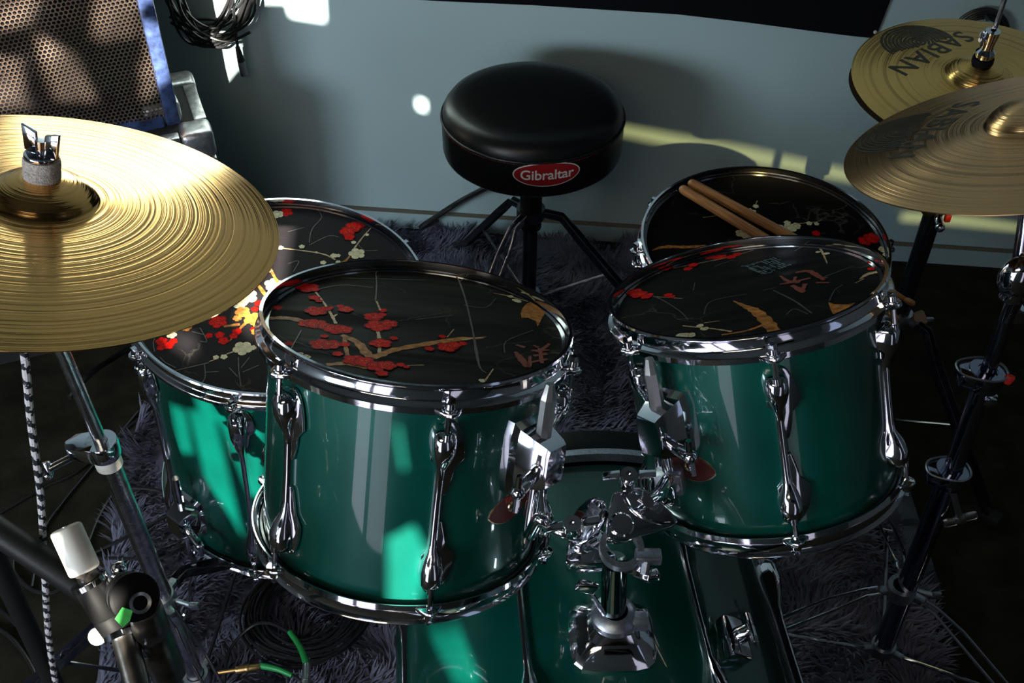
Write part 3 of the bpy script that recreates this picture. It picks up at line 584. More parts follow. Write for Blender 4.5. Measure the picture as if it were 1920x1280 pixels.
# ------------------------------------------------------------------ tom holder on the bass drum
BT = BZ+BR
P0 = on_z(1147, 1190, BT+.006); Y0 = P0.y
hold = thing('tom_holder', 'chrome double tom holder with stepped base on top of the bass drum', 'drum hardware', P0)
inv = Matrix.Translation(-P0)
def B2(m, *a, **k): m.v = [inv @ v for v in m.v]; return m.build(*a, **k)
mm = M(); yw = Matrix.Rotation(RAD(2), 4, 'Z'); pyr = [(.043, -.016), (.047, -.012), (.047, -.002), (.044, .002), (.030, .016), (.027, .018), (.022, .028), (.019, .030)]
vs = []; fs = []; n = 16
for (r, z) in pyr:
    for k in range(n):
        a = 2*pi*(k+.5)/n; c, s_ = cos(a), sin(a); e = .45; vs.append(P0+(yw @ V((r*(abs(c)**e)*(1 if c > 0 else -1), r*.92*(abs(s_)**e)*(1 if s_ > 0 else -1), z))))
m_ = len(pyr); fs = [(j*n+k, j*n+(k+1) % n, (j+1)*n+(k+1) % n, (j+1)*n+k) for j in range(m_-1) for k in range(n)]+[tuple((m_-1)*n+k for k in range(n)), tuple(range(n))[::-1]]
mm.add(vs, fs); B2(mm, 'base', CHROME, hold, angle=.35)
ptop = on_y(1152, 1052, Y0+.004)
mm = M(); mm.lathe([(.014, .028), (.024, .030), (.025, .040), (.020, .046), (.014, .048)], 32, Matrix.Translation(P0)); mm.box(P0+V((.027, -.006, .036)), (.018, .016, .016), None, .002); B2(mm, 'collar', GREYMETAL, hold)
B2(M().cyl(P0+V((0, 0, .02)), ptop, .0135, seg=28), 'post', mat('smoked_chrome', (.16, .20, .19), .06, 1), hold)
kp = on_y(1100, 1100, Y0-.012); mm = M(); mm.box(kp, (.022, .006, .016), Matrix.Rotation(RAD(20), 3, 'Y'), .002); mm.cyl(kp, P0+V((-.012, -.008, .052)), .003, seg=8); B2(mm, 'memory_key', CHROME, hold)
UP = V((.02, -.30, 1)).normalized()
def plate(name, pts, at, n, th, bev, mt=CHROME, smoothpts=3, parent=hold):
    P = [on_pl(x, y, at, n) for x, y in pts]; P = crom(P, smoothpts, True) if smoothpts else P
    return B2(M().prism(P, -V(n)*th, bev), name, mt, parent, angle=.5)
cen = ptop+V((0, 0, .012))
# lower left housing
lo = plate('clamp_body', [(1066, 1012), (1082, 1002), (1104, 1014), (1128, 990), (1140, 1020), (1156, 1040), (1150, 1052), (1072, 1056), (1062, 1040)], cen+V((0, 0, -.004)), V((0, -.15, 1)).normalized(), .022, .003)
pl_ = plate('hinge_plate', [(1066, 985), (1080, 955), (1104, 934), (1124, 934), (1130, 958), (1120, 990), (1100, 1014), (1078, 1020), (1064, 1006)], cen+V((-.02, 0, .022)), V((-.62, -.35, .72)).normalized(), .010, .002)
ri = plate('hinge_plate', [(1150, 926), (1162, 920), (1200, 912), (1236, 935), (1268, 968), (1268, 982), (1230, 996), (1180, 1012), (1150, 1012), (1138, 998)], cen+V((.01, 0, .034)), V((.10, -.42, .9)).normalized(), .018, .003)
nr = V((.10, -.42, .9)).normalized(); pc = on_pl(1165, 984, cen+V((.01, 0, .034)), nr)
mm = M(); mm.lathe([(.0112, -.002), (.0125, .0), (.0125, .0025), (.0105, .004), (.0001, .0042)], 28, frame(pc, nr), closed=False); B2(mm, 'hinge_cap', CHROME, hold)
mm = M(); Q = [on_pl(x, y, cen+V((.01, 0, .034))+nr*.0015, nr) for x, y in ((1172, 932), (1186, 955), (1210, 972), (1238, 980), (1256, 980))]; mm.tube(crom(Q, 6), .0016, 8); B2(mm, 'raised_rib', CHROME, hold)
mm = M(); Q = [on_pl(x, y, cen+V((.01, 0, .034))+nr*.001, nr) for x, y in ((1196, 936), (1204, 928), (1244, 952), (1236, 962))]; mm.prism(Q, nr*.002, .0005)
for k in range(9):
    u = (k+.8)/9.6; A_ = Q[0].lerp(Q[3], u); Bb = Q[1].lerp(Q[2], u); mm.tube([A_.lerp(Bb, .2)+nr*.002, A_.lerp(Bb, .8)+nr*.002], .0006, 6)
B2(mm, 'raised_lettering', DULLCHROME, hold)
nl = V((-.62, -.35, .72)).normalized(); c0 = on_pl(1101, 978, cen+V((-.02, 0, .022)), nl); xd = (on_pl(1109, 960, cen+V((-.02, 0, .022)), nl)-on_pl(1084, 1000, cen+V((-.02, 0, .022)), nl)).normalized()
vs, fs = textmesh('TAMA', .0125, .0006, space=1.05); fr = frame(c0+nl*.0008, nl, xd); mm = M().add(vs, fs, fr); B2(mm, 'raised_lettering', DULLCHROME, hold, smooth=False)
mm = M(); hw = fr.to_3x3(); mm.prism([c0+nl*.0002+hw @ V(p_) for p_ in ((-.019, -.007, 0), (.019, -.007, 0), (.019, .007, 0), (-.019, .007, 0))], nl*.0007, .0002); B2(mm, 'label_pad', GREYMETAL, hold)
cl = on_y(1165, 1028, Y0-.004); mm = M(); mm.lathe([(.016, -.006), (.022, -.006), (.022, .006), (.016, .006)], 28, frame(cl, UP)); mm.box(cl+V((.026, -.008, -.002)), (.026, .014, .012), None, .002); mm.cyl(cl+V((.024, -.012, -.004)), cl+V((.022, -.020, -.014)), .0045, seg=10); B2(mm, 'clamp_ring', GREYMETAL, hold)
k0 = on_y(1190, 1066, Y0); k1 = on_y(1222, 1079, Y0-.01); mm = M(); mm.cyl(k0+V((-.012, 0, .003)), k0, .006, seg=8); mm.cyl(k0, k1, .0075, seg=8, bev=.001); mm.box(k1, (.016, .010, .012), Matrix.Rotation(RAD(-20), 3, 'Y'), .003); B2(mm, 'clamp_bolt', CHROME, hold)
def wing(c, d, spanv, name='wing_nut'):
    mm = M(); d = V(d).normalized(); mm.cyl(c-d*.014, c+d*.004, .0085, .007, seg=18, bev=.001)
    mm.lathe([(.0032, .004), (.0085, .004), (.0085, .007), (.0032, .007)], 18, frame(c, d))
    for s, dz in ((-1, -.004), (1, .003)):
        a_ = c+V(spanv)*s*.35+d*.003; b_ = c+V(spanv)*s+d*(.003+dz); w_ = V(spanv).normalized().cross(d)*.0045
        mm.prism([a_-w_, b_-w_*.9, b_+w_*.9, a_+w_], d*.005, .0012)
    B2(mm, name, CHROME, hold)
wing(on_y(1073, 1001, Y0-.012)+V((0, 0, .012)), V((-.1, -.25, 1)), V((.026, .002, .003)))
wing(on_y(1178, 895, Y0+.05)+V((0, 0, .0)), V((.05, -.2, 1)), V((.026, -.002, .002)))
# the two L-rods that run up into the toms
def lrod(T, f, z0, ends, r=.0068):
    A = [T @ f(z0), T @ f(z0-.05), T @ f(ends[0])]; pts = crom(A+ends[1:], 8)
    B2(M().tube(pts, r, 14), 'l_rod', CHROME, hold)
    top = T @ f(z0); n = (T.to_3x3() @ V((0, 0, 1)))
    mm = M(); mm.cyl(top-n*.062, top, .0082, seg=8); mm.cyl(top, top+n*.016, .0082, .0045, seg=8); B2(mm, 'hex_rod_end', STEEL, hold)
e1 = on_y(1060, 998, Y0+.0); e2 = on_y(1085, 1004, Y0+.005)
qL = TL @ rl(z1-.105); bL = on_y(1012, 972, qL.y-.004)
lrod(TL, rl, z1+.066, [z1-.085, bL, on_y(1030, 986, (qL.y+Y0)/2), e1, e2])
qR = TR @ rr_(z2-.10); 
lrod(TR, rr_, z2+.066, [z2-.075, on_y(1252, 900, qR.y-.006), on_y(1236, 925, (qR.y+Y0)/2), on_y(1215, 940, Y0+.02)])
n_ = TR.to_3x3() @ V((0, 0, 1)); mc = TR @ rr_(z2-.062); mm = M(); rt = frame(mc, n_, V((1, -.3, 0))).to_3x3(); mm.box(mc, (.030, .022, .026), rt, .003); mm.cyl(mc+rt @ V((.008, -.014, 0)), mc+rt @ V((.008, -.008, 0)), .005, seg=6); B2(mm, 'memory_lock', GREYMETAL, hold)

# ------------------------------------------------------------------ cymbals
def cym_h(r, R, bow, bell, br):
    h = bow*(1-(r/R)**2)
    if r < br: h += bell*(max(0, 1-(r/br)**2.4))**.62
    return h
def cymbal(name, label, C, n, R, m, bow=.016, bell=.020, br=None, flip=False, group=None):
    br = br or R*.24; T = frame(C, n); root = thing(name, label, 'cymbal', T, group)
    rs_ = [.0055]+[br*(.12+.88*k/14) for k in range(15)]+[br*1.04]+[br+(R-br)*((k+1)/26) for k in range(26)]
    top = [(r, cym_h(r, R, bow, bell, br)) for r in rs_]; th = .0011
    if flip: top = [(r, -h) for r, h in top]
    prof = top+[(r, h-th) for r, h in reversed(top)]
    M().lathe(prof, 160).build('bronze_plate', m, root, angle=1.2); return root, T
def felt_nut(root, T, h, r=.0175, wing_=True, felts=2):
    g = lambda x, y, z: V((x, y, z))
    for k in range(felts):
        M().lathe([(.005, h+k*.0105), (r*.97, h+k*.0105), (r, h+k*.0105+.002), (r, h+k*.0105+.008), (r*.96, h+k*.0105+.010), (.005, h+k*.0105+.010)], 32).build('felt_washer', FELT, root)
c1, TC1 = cymbal('crash_cymbal', 'large bright bronze crash cymbal with blown-out sun glare at left', CY1, CN1, .2285, BRASS1, .020, .022, .052)
for k in range(2): M().lathe([(.005, .041+k*.0105), (.0170, .041+k*.0105), (.0175, .043+k*.0105), (.0172, .049+k*.0105), (.0165, .051+k*.0105), (.005, .051+k*.0105)], 32).build('felt_washer', FELT, None)
for o in [o for o in COL.objects if o.name.startswith('felt_washer') and o.parent is None]: o.matrix_world = TC1
CST = thing('cymbal_stand', 'worn chrome cymbal stand under the large bright crash cymbal', 'stand', (-.495, .88, 0))
def under(root, objs_m, name, m, **k):
    objs_m.v = [v-V(root.location) for v in objs_m.v]; return objs_m.build(name, m, root, **k)
for o in [o for o in COL.objects if o.name.startswith('felt_washer') and o.parent is None]:
    o.parent = CST; o.matrix_parent_inverse = CST.matrix_world.inverted() if False else Matrix.Translation(-V((-.495, .88, 0)))
w = lambda x, y, z: TC1 @ V((x, y, z))
mm = M(); mm.cyl(w(0, 0, .062), w(0, 0, .066), .016, seg=28, bev=.001); mm.cyl(w(0, 0, .064), w(0, 0, .080), .0055, seg=14)
ax_ = (TC1.to_3x3()); 
for s, ang in ((-1, 25), (1, 25)):
    d = V((cos(RAD(-15)), sin(RAD(-15)), 0))*s
    P = [V((d.x*.003, d.y*.003, .066)), V((d.x*.017, d.y*.017, .066)), V((d.x*.020, d.y*.020, .092)), V((d.x*.005, d.y*.005, .087))]
    nn = V((-d.y, d.x, 0)); mm.prism([TC1 @ (q-nn*.0022) for q in P], ax_ @ (nn*.0044), .001)
under(CST, mm, 'wing_nut', CHROME)
up1 = on_y(110, 660, .88); up0 = on_y(190, 830, .88); lo1 = on_y(300, 1120, .88); base = V((-.487, .88, .03))
tilt = w(0, 0, -.035)
mm = M(); mm.cyl(up0, V((up1.x, .88, .86)), .0082, seg=20); mm.tube([V((up1.x, .88, .86)), tilt, w(0, 0, .03)], .0075, 12); mm.cyl(w(0, 0, .0), w(0, 0, .075), .004, seg=10); under(CST, mm, 'upper_tube', DULLCHROME)
mm = M(); d12 = (lo1-up0).normalized(); mm.cyl(up0+d12*.01, base, .0130, seg=24); under(CST, mm, 'lower_tube', DULLCHROME)
mm = M(); mm.box(V((up1.x, .88, .865)), (.022, .016, .03), None, .003); mm.cyl(V((up1.x-.022, .88, .865)), V((up1.x+.022, .88, .865)), .011, seg=20, bev=.002); under(CST, mm, 'tilter', CHROME)
fr = frame(up0, -d12, V((1, 0, 0))).to_3x3()
mm = M(); mm.lathe([(.0085, .004), (.019, .004), (.020, .002), (.020, -.018), (.0185, -.022), (.0085, -.022)], 32, frame(up0, -d12)); mm.prism([up0+fr @ V(q) for q in ((-.006, -.019, -.02), (-.040, -.014, -.02), (-.044, -.002, -.02), (-.034, .012, -.02), (-.006, .019, -.02))], fr @ V((0, 0, .024)), .002)
clp = under(CST, mm, 'height_clamp', CHROME)
mm = M(); c_ = up0+fr @ V((-.036, -.016, -.010)); e_ = up0+fr @ V((-.058, -.030, -.014)); mm.cyl(c_, e_, .005, seg=12); mm.cyl(e_+fr @ V((0, -.004, -.007)), e_+fr @ V((-.003, .004, .009)), .0052, seg=10, bev=.0015); mm.sphere(e_+fr @ V((-.003, -.004, -.008)), .0065, 12); mm.v = [v-V(CST.location) for v in mm.v]; mm.build('clamp_bolt', CHROME, clp)
mm = M(); mm.lathe([(.0130, -.024), (.0165, -.024), (.0165, -.040), (.0130, -.040)], 28, frame(up0, -d12)); under(CST, mm, 'sleeve', IVORY)

def tripod(root, top, sleeve, r, azs, m, rods=True, w=.012, rod=.0032, foot=RUBBER, collar_m=GREYMETAL, lower=None, bow=.0):
    """folding legs: twin rods from a collar, each with a strut down to the sleeve"""
    top = V(top); sleeve = V(sleeve); ax = (top-sleeve).normalized()
    mm = M(); mm.lathe([(.014, -.012), (.021, -.012), (.023, 0), (.021, .012), (.014, .012)], 28, frame(top, ax))
    for az in azs:
        d = V((cos(RAD(az)), sin(RAD(az)), 0)); mm.box(top+d*.026, (.020, .012, .012), Matrix.Rotation(RAD(az), 3, 'Z'), .002)
    mm.cyl(top+V((.018, .0, 0)), top+V((.048, -.010, 0)), .004, seg=10); mm.box(top+V((.050, -.010, 0)), (.014, .006, .014), None, .002)
    under(root, mm, 'leg_collar', collar_m)
    mm = M(); mm.lathe([(.014, -.010), (.019, -.010), (.020, 0), (.019, .010), (.014, .010)], 24, frame(sleeve, ax))
    for az in azs:
        d = V((cos(RAD(az)), sin(RAD(az)), 0)); mm.box(sleeve+d*.024, (.018, .010, .010), Matrix.Rotation(RAD(az), 3, 'Z'), .002)
    under(root, mm, 'strut_collar', collar_m)
    for az in azs:
        d = V((cos(RAD(az)), sin(RAD(az)), 0)); s = V((-d.y, d.x, 0)); ft = V((top.x, top.y, 0))+d*r+V((0, 0, .012)); hp = top+d*.034
        mm = M()
        for sg in (-1, 1):
            pts = [hp+s*sg*.006, hp+d*.020+V((0, 0, -.004))+s*sg*.006, hp.lerp(ft, .22)+V((0, 0, .012+bow))+s*sg*w, ft+s*sg*w]
            if rods: mm.tube(pts, rod, 8)
            else:
                for i in range(3):
                    a_, b_ = pts[i], pts[i+1]; dd = (b_-a_); rt = dd.to_track_quat('X', 'Z').to_matrix(); mm.box((a_+b_)/2, (dd.length+.004, .0025, .013), rt, .0008)
        lg = under(root, mm, 'leg', m)
        mid = hp.lerp(ft, .52)+V((0, 0, .004)); mm = M(); mm.tube([mid-s*w, mid+s*w], .003, 8)
        mm.v = [v-V(root.location) for v in mm.v]; mm.build('leg_pin', m, lg)
        mm = M(); mm.tube([sleeve+d*.028, mid], .0032, 8); under(root, mm, 'strut', m)
        mm = M(); mm.box(ft, (.040, .030, .022), Matrix.Rotation(RAD(az), 3, 'Z'), .006); under(root, mm, 'rubber_foot', foot)
tripod(CST, (lo1.x, .88, .262), (base.x, .88, .055), .30, (70, 188, 312), BLACKMETAL, rods=False, w=.011)

hh, TH = cymbal('hi_hat_cymbal', 'upper hi-hat cymbal with black ring logo, on the shaded stand at right', V((.682, 1.428, .795)), V((-.024, -.101, 1)), .178, BRASS2, .013, .020, .046)
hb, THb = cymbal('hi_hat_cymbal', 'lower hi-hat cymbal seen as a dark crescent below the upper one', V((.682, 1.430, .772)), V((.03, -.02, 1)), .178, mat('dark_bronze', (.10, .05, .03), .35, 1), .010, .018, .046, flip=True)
c3, TC3 = cymbal('crash_cymbal', 'dim bronze crash cymbal tilted at the right edge before the hi-hat', V((.575, 1.027, .945)), V((-.301, .254, 1)), .203, BRASS3, .018, .022, .050)
# printed logos on the cymbals
def cym_logo(root, T, C, n, R, bow, bell, br, pc, text, tdir, tpos, size, nr, r0, dr, mask=None):
    g = M(); hz = lambda x, y: cym_h(math.hypot(x, y), R, bow, bell, br)+.00035
    for k in range(nr):
        r = r0+dr*k
        segs = 64; pts = []
        for i in range(segs+1):
            a = 2*pi*i/segs; x, y = pc.x+cos(a)*r, pc.y+sin(a)*r
            pts.append((x, y, math.hypot(x, y) < R-.006 and (V((x, y, 0))-tpos).dot(mask) > .019))
        for i in range(segs):
            a, b = pts[i], pts[i+1]
            if a[2] and b[2]:
                wd = dr*.36
                q = []
                for (x, y, _) in (a, b):
                    d = V((x-pc.x, y-pc.y, 0)).normalized(); q += [V((x, y, 0))-d*wd, V((x, y, 0))+d*wd]
                g.add([V((p_.x, p_.y, hz(p_.x, p_.y))) for p_ in q], [(0, 1, 3, 2)])
    vs, fs = textmesh(text, size, 0, space=1.08); xd = V(tdir).normalized(); yd = V((-xd.y, xd.x, 0))
    out = []
    for v in vs:
        q = tpos+xd*v.x+yd*v.y*1.0; out.append(V((q.x, q.y, hz(q.x, q.y))))
    g.add(out, fs); g.build('logo_print', INK, root, smooth=False, normals=False)
def L2(T, px, py, h): n = T.to_3x3() @ V((0, 0, 1)); return T.inverted() @ on_pl(px, py, T @ V((0, 0, h)), n)
pA = L2(TH, 1800, 68, .010); pB = L2(TH, 1692, 124, .010); pcr = L2(TH, 1722, 80, .006); tp_ = (pA+pB)/2; tp_.z = 0; td = (pB-pA); td.z = 0
mk = (pcr-tp_); mk.z = 0; mk.normalize()
cym_logo(hh, TH, None, None, .178, .013, .020, .046, V((pcr.x, pcr.y, 0)), 'SABIAN', td, tp_, .047, 10, .004, .0056, mk)
pA = L2(TC3, 1800, 205, .010); pB = L2(TC3, 1700, 282, .010); pcr = L2(TC3, 1690, 250, .006); tp_ = (pA+pB)/2; tp_.z = 0; td = (pB-pA); td.z = 0
mk = (pcr-tp_); mk.z = 0; mk = mk.normalized()
cym_logo(c3, TC3, None, None, .203, .018, .022, .050, V((pcr.x, pcr.y, 0)), 'SABIAN', td, tp_, .046, 10, .004, .0056, mk)

# hi-hat stand
HX, HY = .684, 1.428
HST = thing('hi_hat_stand', 'dark hi-hat stand with rod rising through the two cymbals at right', 'stand', (HX, HY, 0))
hw_ = lambda z: TH @ V((0, 0, z))
mm = M(); mm.cyl(V((HX, HY, .60)), V((HX, HY, .78)), .0034, seg=12); mm.cyl(V((HX, HY, .77)), V((HX+.004, HY-.004, 1.30)), .0036, seg=12); under(HST, mm, 'pull_rod', DULLCHROME)
mm = M(); mm.lathe([(.004, .034), (.0150, .034), (.0155, .036), (.0150, .043), (.004, .044)], 28, TH); under(HST, mm, 'felt_washer', BANNER)
mm = M(); mm.lathe([(.004, .044), (.013, .044), (.014, .052), (.009, .058), (.0085, .066), (.0105, .080), (.0105, .086), (.004, .087)], 24, TH); under(HST, mm, 'clutch', CHROME)
mm = M(); q = hw_(.070); mm.cyl(q, q+V((-.016, -.004, .004)), .0035, seg=10); mm.prism([q+V((-.014, -.008, -.008)), q+V((-.020, -.006, .014)), q+V((-.012, -.002, .016)), q+V((-.008, -.004, -.006))], V((0, .004, 0)), .001); under(HST, mm, 'clutch_bolt', CHROME)
mm = M(); mm.cyl(V((HX, HY, .0)), V((HX, HY, .60)), .0150, seg=24); under(HST, mm, 'tube', BLACKMETAL)
mm = M(); cz = .585; mm.box(V((HX, HY, cz)), (.052, .036, .034), Matrix.Rotation(RAD(10), 3, 'Z'), .003); mm.cyl(V((HX, HY, cz+.02)), V((HX, HY, cz+.05)), .014, .016, seg=8)
for s in (-1, 1): mm.box(V((HX+s*.018, HY-.006, cz+.022)), (.012, .032, .020), Matrix.Rotation(RAD(10+s*6), 3, 'Z'), .002)
under(HST, mm, 'height_clamp', BLACKPLASTIC)
mm = M(); mm.cyl(V((HX-.002, HY-.020, cz-.012)), V((HX-.002, HY-.042, cz-.022)), .006, seg=12, bev=.001); mm.sphere(V((HX-.002, HY-.042, cz-.022)), .008, 12); under(HST, mm, 'clamp_bolt', CHROME)
mm = M(); mm.box(V((HX+.014, HY-.024, cz-.016)), (.010, .008, .014), None, .002); under(HST, mm, 'clamp_insert', REDPLASTIC)
q = V((HX, HY, .335))
tripod(HST, (HX, HY, .34), (HX, HY, .10), .27, (-42, 78, 190), BLACKMETAL, rods=False, w=.010)
mm = M(); q = V((HX+.03, HY-.015, .35)); mm.box(q, (.020, .010, .030), Matrix.Rotation(RAD(-30), 3, 'Y'), .004); mm.cyl(q, V((HX+.012, HY, .34)), .004, seg=8); under(HST, mm, 'wing_bolt', mat('tan_grip', (.42, .30, .18), .5))
mm = M(); mm.box((HX+.02, HY-.22, .020), (.085, .26, .010), Matrix.Rotation(RAD(4), 3, 'X'), .003); mm.cyl((HX-.02, HY-.10, .03), (HX+.06, HY-.10, .03), .006, seg=10); under(HST, mm, 'pedal', BLACKMETAL)

# right crash stand
SX, SY = .603, .95
RST = thing('cymbal_stand', 'black-shadowed cymbal stand with chrome wire legs at the right edge', 'stand', (SX, SY, 0))
sv = lambda px, py: on_y(px, py, SY)
A1 = sv(1690, 1105); A2 = sv(1785, 885); A3 = sv(1850, 700); A4 = sv(1903, 560)
S2 = sv(1652, 1222)
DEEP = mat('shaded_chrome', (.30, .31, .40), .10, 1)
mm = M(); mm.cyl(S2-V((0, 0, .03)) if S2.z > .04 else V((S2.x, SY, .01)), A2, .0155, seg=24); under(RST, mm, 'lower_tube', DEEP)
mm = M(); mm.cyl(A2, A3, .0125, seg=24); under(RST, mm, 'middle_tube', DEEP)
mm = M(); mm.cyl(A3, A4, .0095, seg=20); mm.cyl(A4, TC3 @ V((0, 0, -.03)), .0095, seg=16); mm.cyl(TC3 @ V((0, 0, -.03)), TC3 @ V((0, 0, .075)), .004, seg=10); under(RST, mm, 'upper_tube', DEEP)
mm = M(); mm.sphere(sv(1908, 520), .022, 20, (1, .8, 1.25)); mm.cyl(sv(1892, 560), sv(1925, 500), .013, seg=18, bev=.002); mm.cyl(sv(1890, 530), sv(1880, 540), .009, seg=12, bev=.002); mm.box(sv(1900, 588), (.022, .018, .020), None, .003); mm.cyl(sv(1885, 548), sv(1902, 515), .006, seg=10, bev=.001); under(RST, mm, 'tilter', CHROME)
def clampR(c, red):
    mm = M(); fr = frame(c, V((.05, 0, 1))); mm.lathe([(.0125, -.016), (.022, -.018), (.024, -.004), (.022, .006), (.0125, .006)], 28, fr)
    mm.prism([c+V(q) for q in ((-.004, -.020, .005), (-.034, -.010, .005), (-.032, .014, .005), (-.004, .020, .005))], V((0, 0, -.020)), .002)
    o = under(RST, mm, 'height_clamp', DEEP); return o
clampR(A3, True); clampR(A2, False)
mm = M(); mm.tube(crom([A3+V(q) for q in ((-.034, -.010, .007), (-.034, .014, .007), (0, .022, .007), (.02, .010, .007), (.020, -.012, .007), (0, -.022, .007))], 6, True), .0014, 6, closed=True); under(RST, mm, 'clamp_edging', GREYMETAL); mm = M(); mm.tube(crom([A2+V(q) for q in ((-.034, -.010, .007), (-.030, .014, .007), (0, .022, .007), (.02, .010, .007), (.020, -.012, .007), (0, -.022, .007))], 6, True), .0014, 6, closed=True); under(RST, mm, 'clamp_edging', GREYMETAL)
mm = M(); mm.box(A3+V((.022, -.012, .002)), (.012, .008, .014), Matrix.Rotation(RAD(20), 3, 'Y'), .003); under(RST, mm, 'clamp_insert', REDPLASTIC)
mm = M(); c_ = sv(1843, 742); mm.box(c_, (.026, .020, .022), Matrix.Rotation(RAD(15), 3, 'Y'), .003); mm.box(c_+V((.004, -.012, .002)), (.014, .006, .012), Matrix.Rotation(RAD(15), 3, 'Y'), .002); under(RST, mm, 'clamp_lug', CHROME)
mm = M(); e_ = sv(1792, 952)+V((0, -.02, 0)); mm.cyl(A2+V((-.002, -.015, -.012)), e_, .0045, seg=10)
rt = Matrix.Rotation(RAD(-22), 3, 'Y'); mm.box(e_, (.014, .008, .014), rt, .002)
for s in (-1, 1): mm.box(e_+rt @ V((s*.013, 0, s*.002)), (.020, .005, .015), rt, .004)
under(RST, mm, 'wing_bolt', STEEL)
tripod(RST, A1, (S2.x, SY, max(.045, S2.z)), .34, (184, -38, 75), CHROME, rods=True, w=.011, rod=.0026, collar_m=GREYMETAL)

# snare stand (mostly hidden below the snare)
SST = thing('snare_stand', 'chrome snare stand hidden beneath the snare drum', 'stand', (C4.x, C4.y, 0))
mm = M(); mm.cyl((C4.x, C4.y, .03), (C4.x, C4.y, .40), .012, seg=20); under(SST, mm, 'tube', CHROME)
for az in (200, 320, 80):
    d = V((cos(RAD(az)), sin(RAD(az)), 0)); mm = M(); mm.tube(crom([V((C4.x, C4.y, .39)), V((C4.x, C4.y, .41))+d*.10, V((C4.x, C4.y, .430))+d*.19, V((C4.x, C4.y, .455))+d*.196], 5), .005, 8); am = under(SST, mm, 'basket_arm', CHROME)
    M().box(V((0, 0, .455))+d*.196, (.018, .018, .022), Matrix.Rotation(RAD(az), 3, 'Z'), .004).build('rubber_grip', RUBBER, am)
tripod(SST, (C4.x, C4.y, .22), (C4.x, C4.y, .07), .20, (140, 20, 262), CHROME, rods=True)

# ------------------------------------------------------------------ drum throne
SC = V((.037, 1.835, 0)); SR = .178; zt = .508
th = thing('drum_throne', 'round black padded drum throne with red oval badge by the wall', 'stool', SC)
ht = .100; zb = zt-.085
pr = [(.0001, zb+.002), (SR*.80, zb), (SR-.010, zb+.001), (SR-.002, zb+.008), (SR, zb+.016), (SR+.0005, zt-.030), (SR, zt-.006), (SR-.001, zt), (SR-.004, zt+.012), (SR-.013, zt+.024), (SR-.028, zt+.031), (SR-.055, zt+.034), (SR*.4, zt+.0345), (.0001, zt+.034)]
seat = M().lathe(pr, 96, closed=False).build('seat', BLACKLEATHER, th, angle=1.2)
M().tube([V((cos(a), sin(a), 0))*(SR+.0008)+V((0, 0, zt-.003)) for a in [2*pi*k/96 for k in range(96)]], .0022, 8, closed=True).build('piping', BLACKLEATHER, seat)
mm = M()
for k in range(190):
    a = 2*pi*k/190; mm.tube([V((cos(a), sin(a), 0))*(SR+.0008)+V((0, 0, zt-.0075)), V((cos(a+.018), sin(a+.018), 0))*(SR+.0008)+V((0, 0, zt-.0075))], .0006, 5)
mm.build('stitching', THREAD, seat, kind='stuff')
bp_ = rayc(1026, 327, SC, V((0, 0, 1)), SR); ab = math.atan2(bp_.y-SC.y, bp_.x-SC.x); zb_ = bp_.z
def swrap(u, v, d): a = ab+u/SR; return V((cos(a)*(SR+d), sin(a)*(SR+d), zb_+v))
def soval(w, h, d0, d1):
    n = 48; A = [swrap(w*cos(2*pi*k/n), h*sin(2*pi*k/n), d0) for k in range(n)]; B = [swrap(w*cos(2*pi*k/n), h*sin(2*pi*k/n), d1) for k in range(n)]
    rings = []; vs = A+B; fs = [(k, (k+1) % n, n+(k+1) % n, n+k) for k in range(n)]
    for j, s in enumerate((.66, .33)):
        vs += [swrap(w*s*cos(2*pi*k/n), h*s*sin(2*pi*k/n), d1) for k in range(n)]
        o1 = n+j*n; o2 = n+(j+1)*n; fs += [(o1+k, o1+(k+1) % n, o2+(k+1) % n, o2+k) for k in range(n)]
    vs.append(swrap(0, 0, d1)); fs += [(3*n+k, 3*n+(k+1) % n, 4*n) for k in range(n)]; return vs, fs
bd = M().add(*soval(.064, .0255, 0, .0014)).build('badge', WHITEINK, seat)
M().add(*soval(.0615, .0235, 0, .0018)).build('badge_face', BADGERED, bd)
vs, fs = textmesh('Gibraltar', .030, .0003, space=.98); vs2 = []
M().add([swrap(v.x*.94, v.y*.95-.001, .0021+v.z) for v in vs], fs).build('lettering', WHITEINK, bd, smooth=False)
mm = M(); mm.cyl((0, 0, .02), (0, 0, .27), .0155, seg=24); mm.build('lower_post', mat('dark_chrome', (.10, .10, .12), .15, 1), th)
M().cyl((0, 0, .235), (0, 0, zb), .023, seg=28, bev=.002).build('upper_post', BLACKPLASTIC, th)
mm = M(); mm.box((-.034, -.012, zb-.020), (.026, .020, .016), None, .002); mm.box((-.036, -.012, zb-.042), (.030, .018, .010), None, .002); mm.cyl((-.022, -.012, zb-.01), (-.022, -.012, zb-.055), .003, seg=8); mm.build('seat_clamp', CHROME, th)
M().cyl((0, 0, zb-.006), (0, 0, zb+.002), .075, seg=32, bev=.002).build('seat_bracket', BLACKMETAL, th)
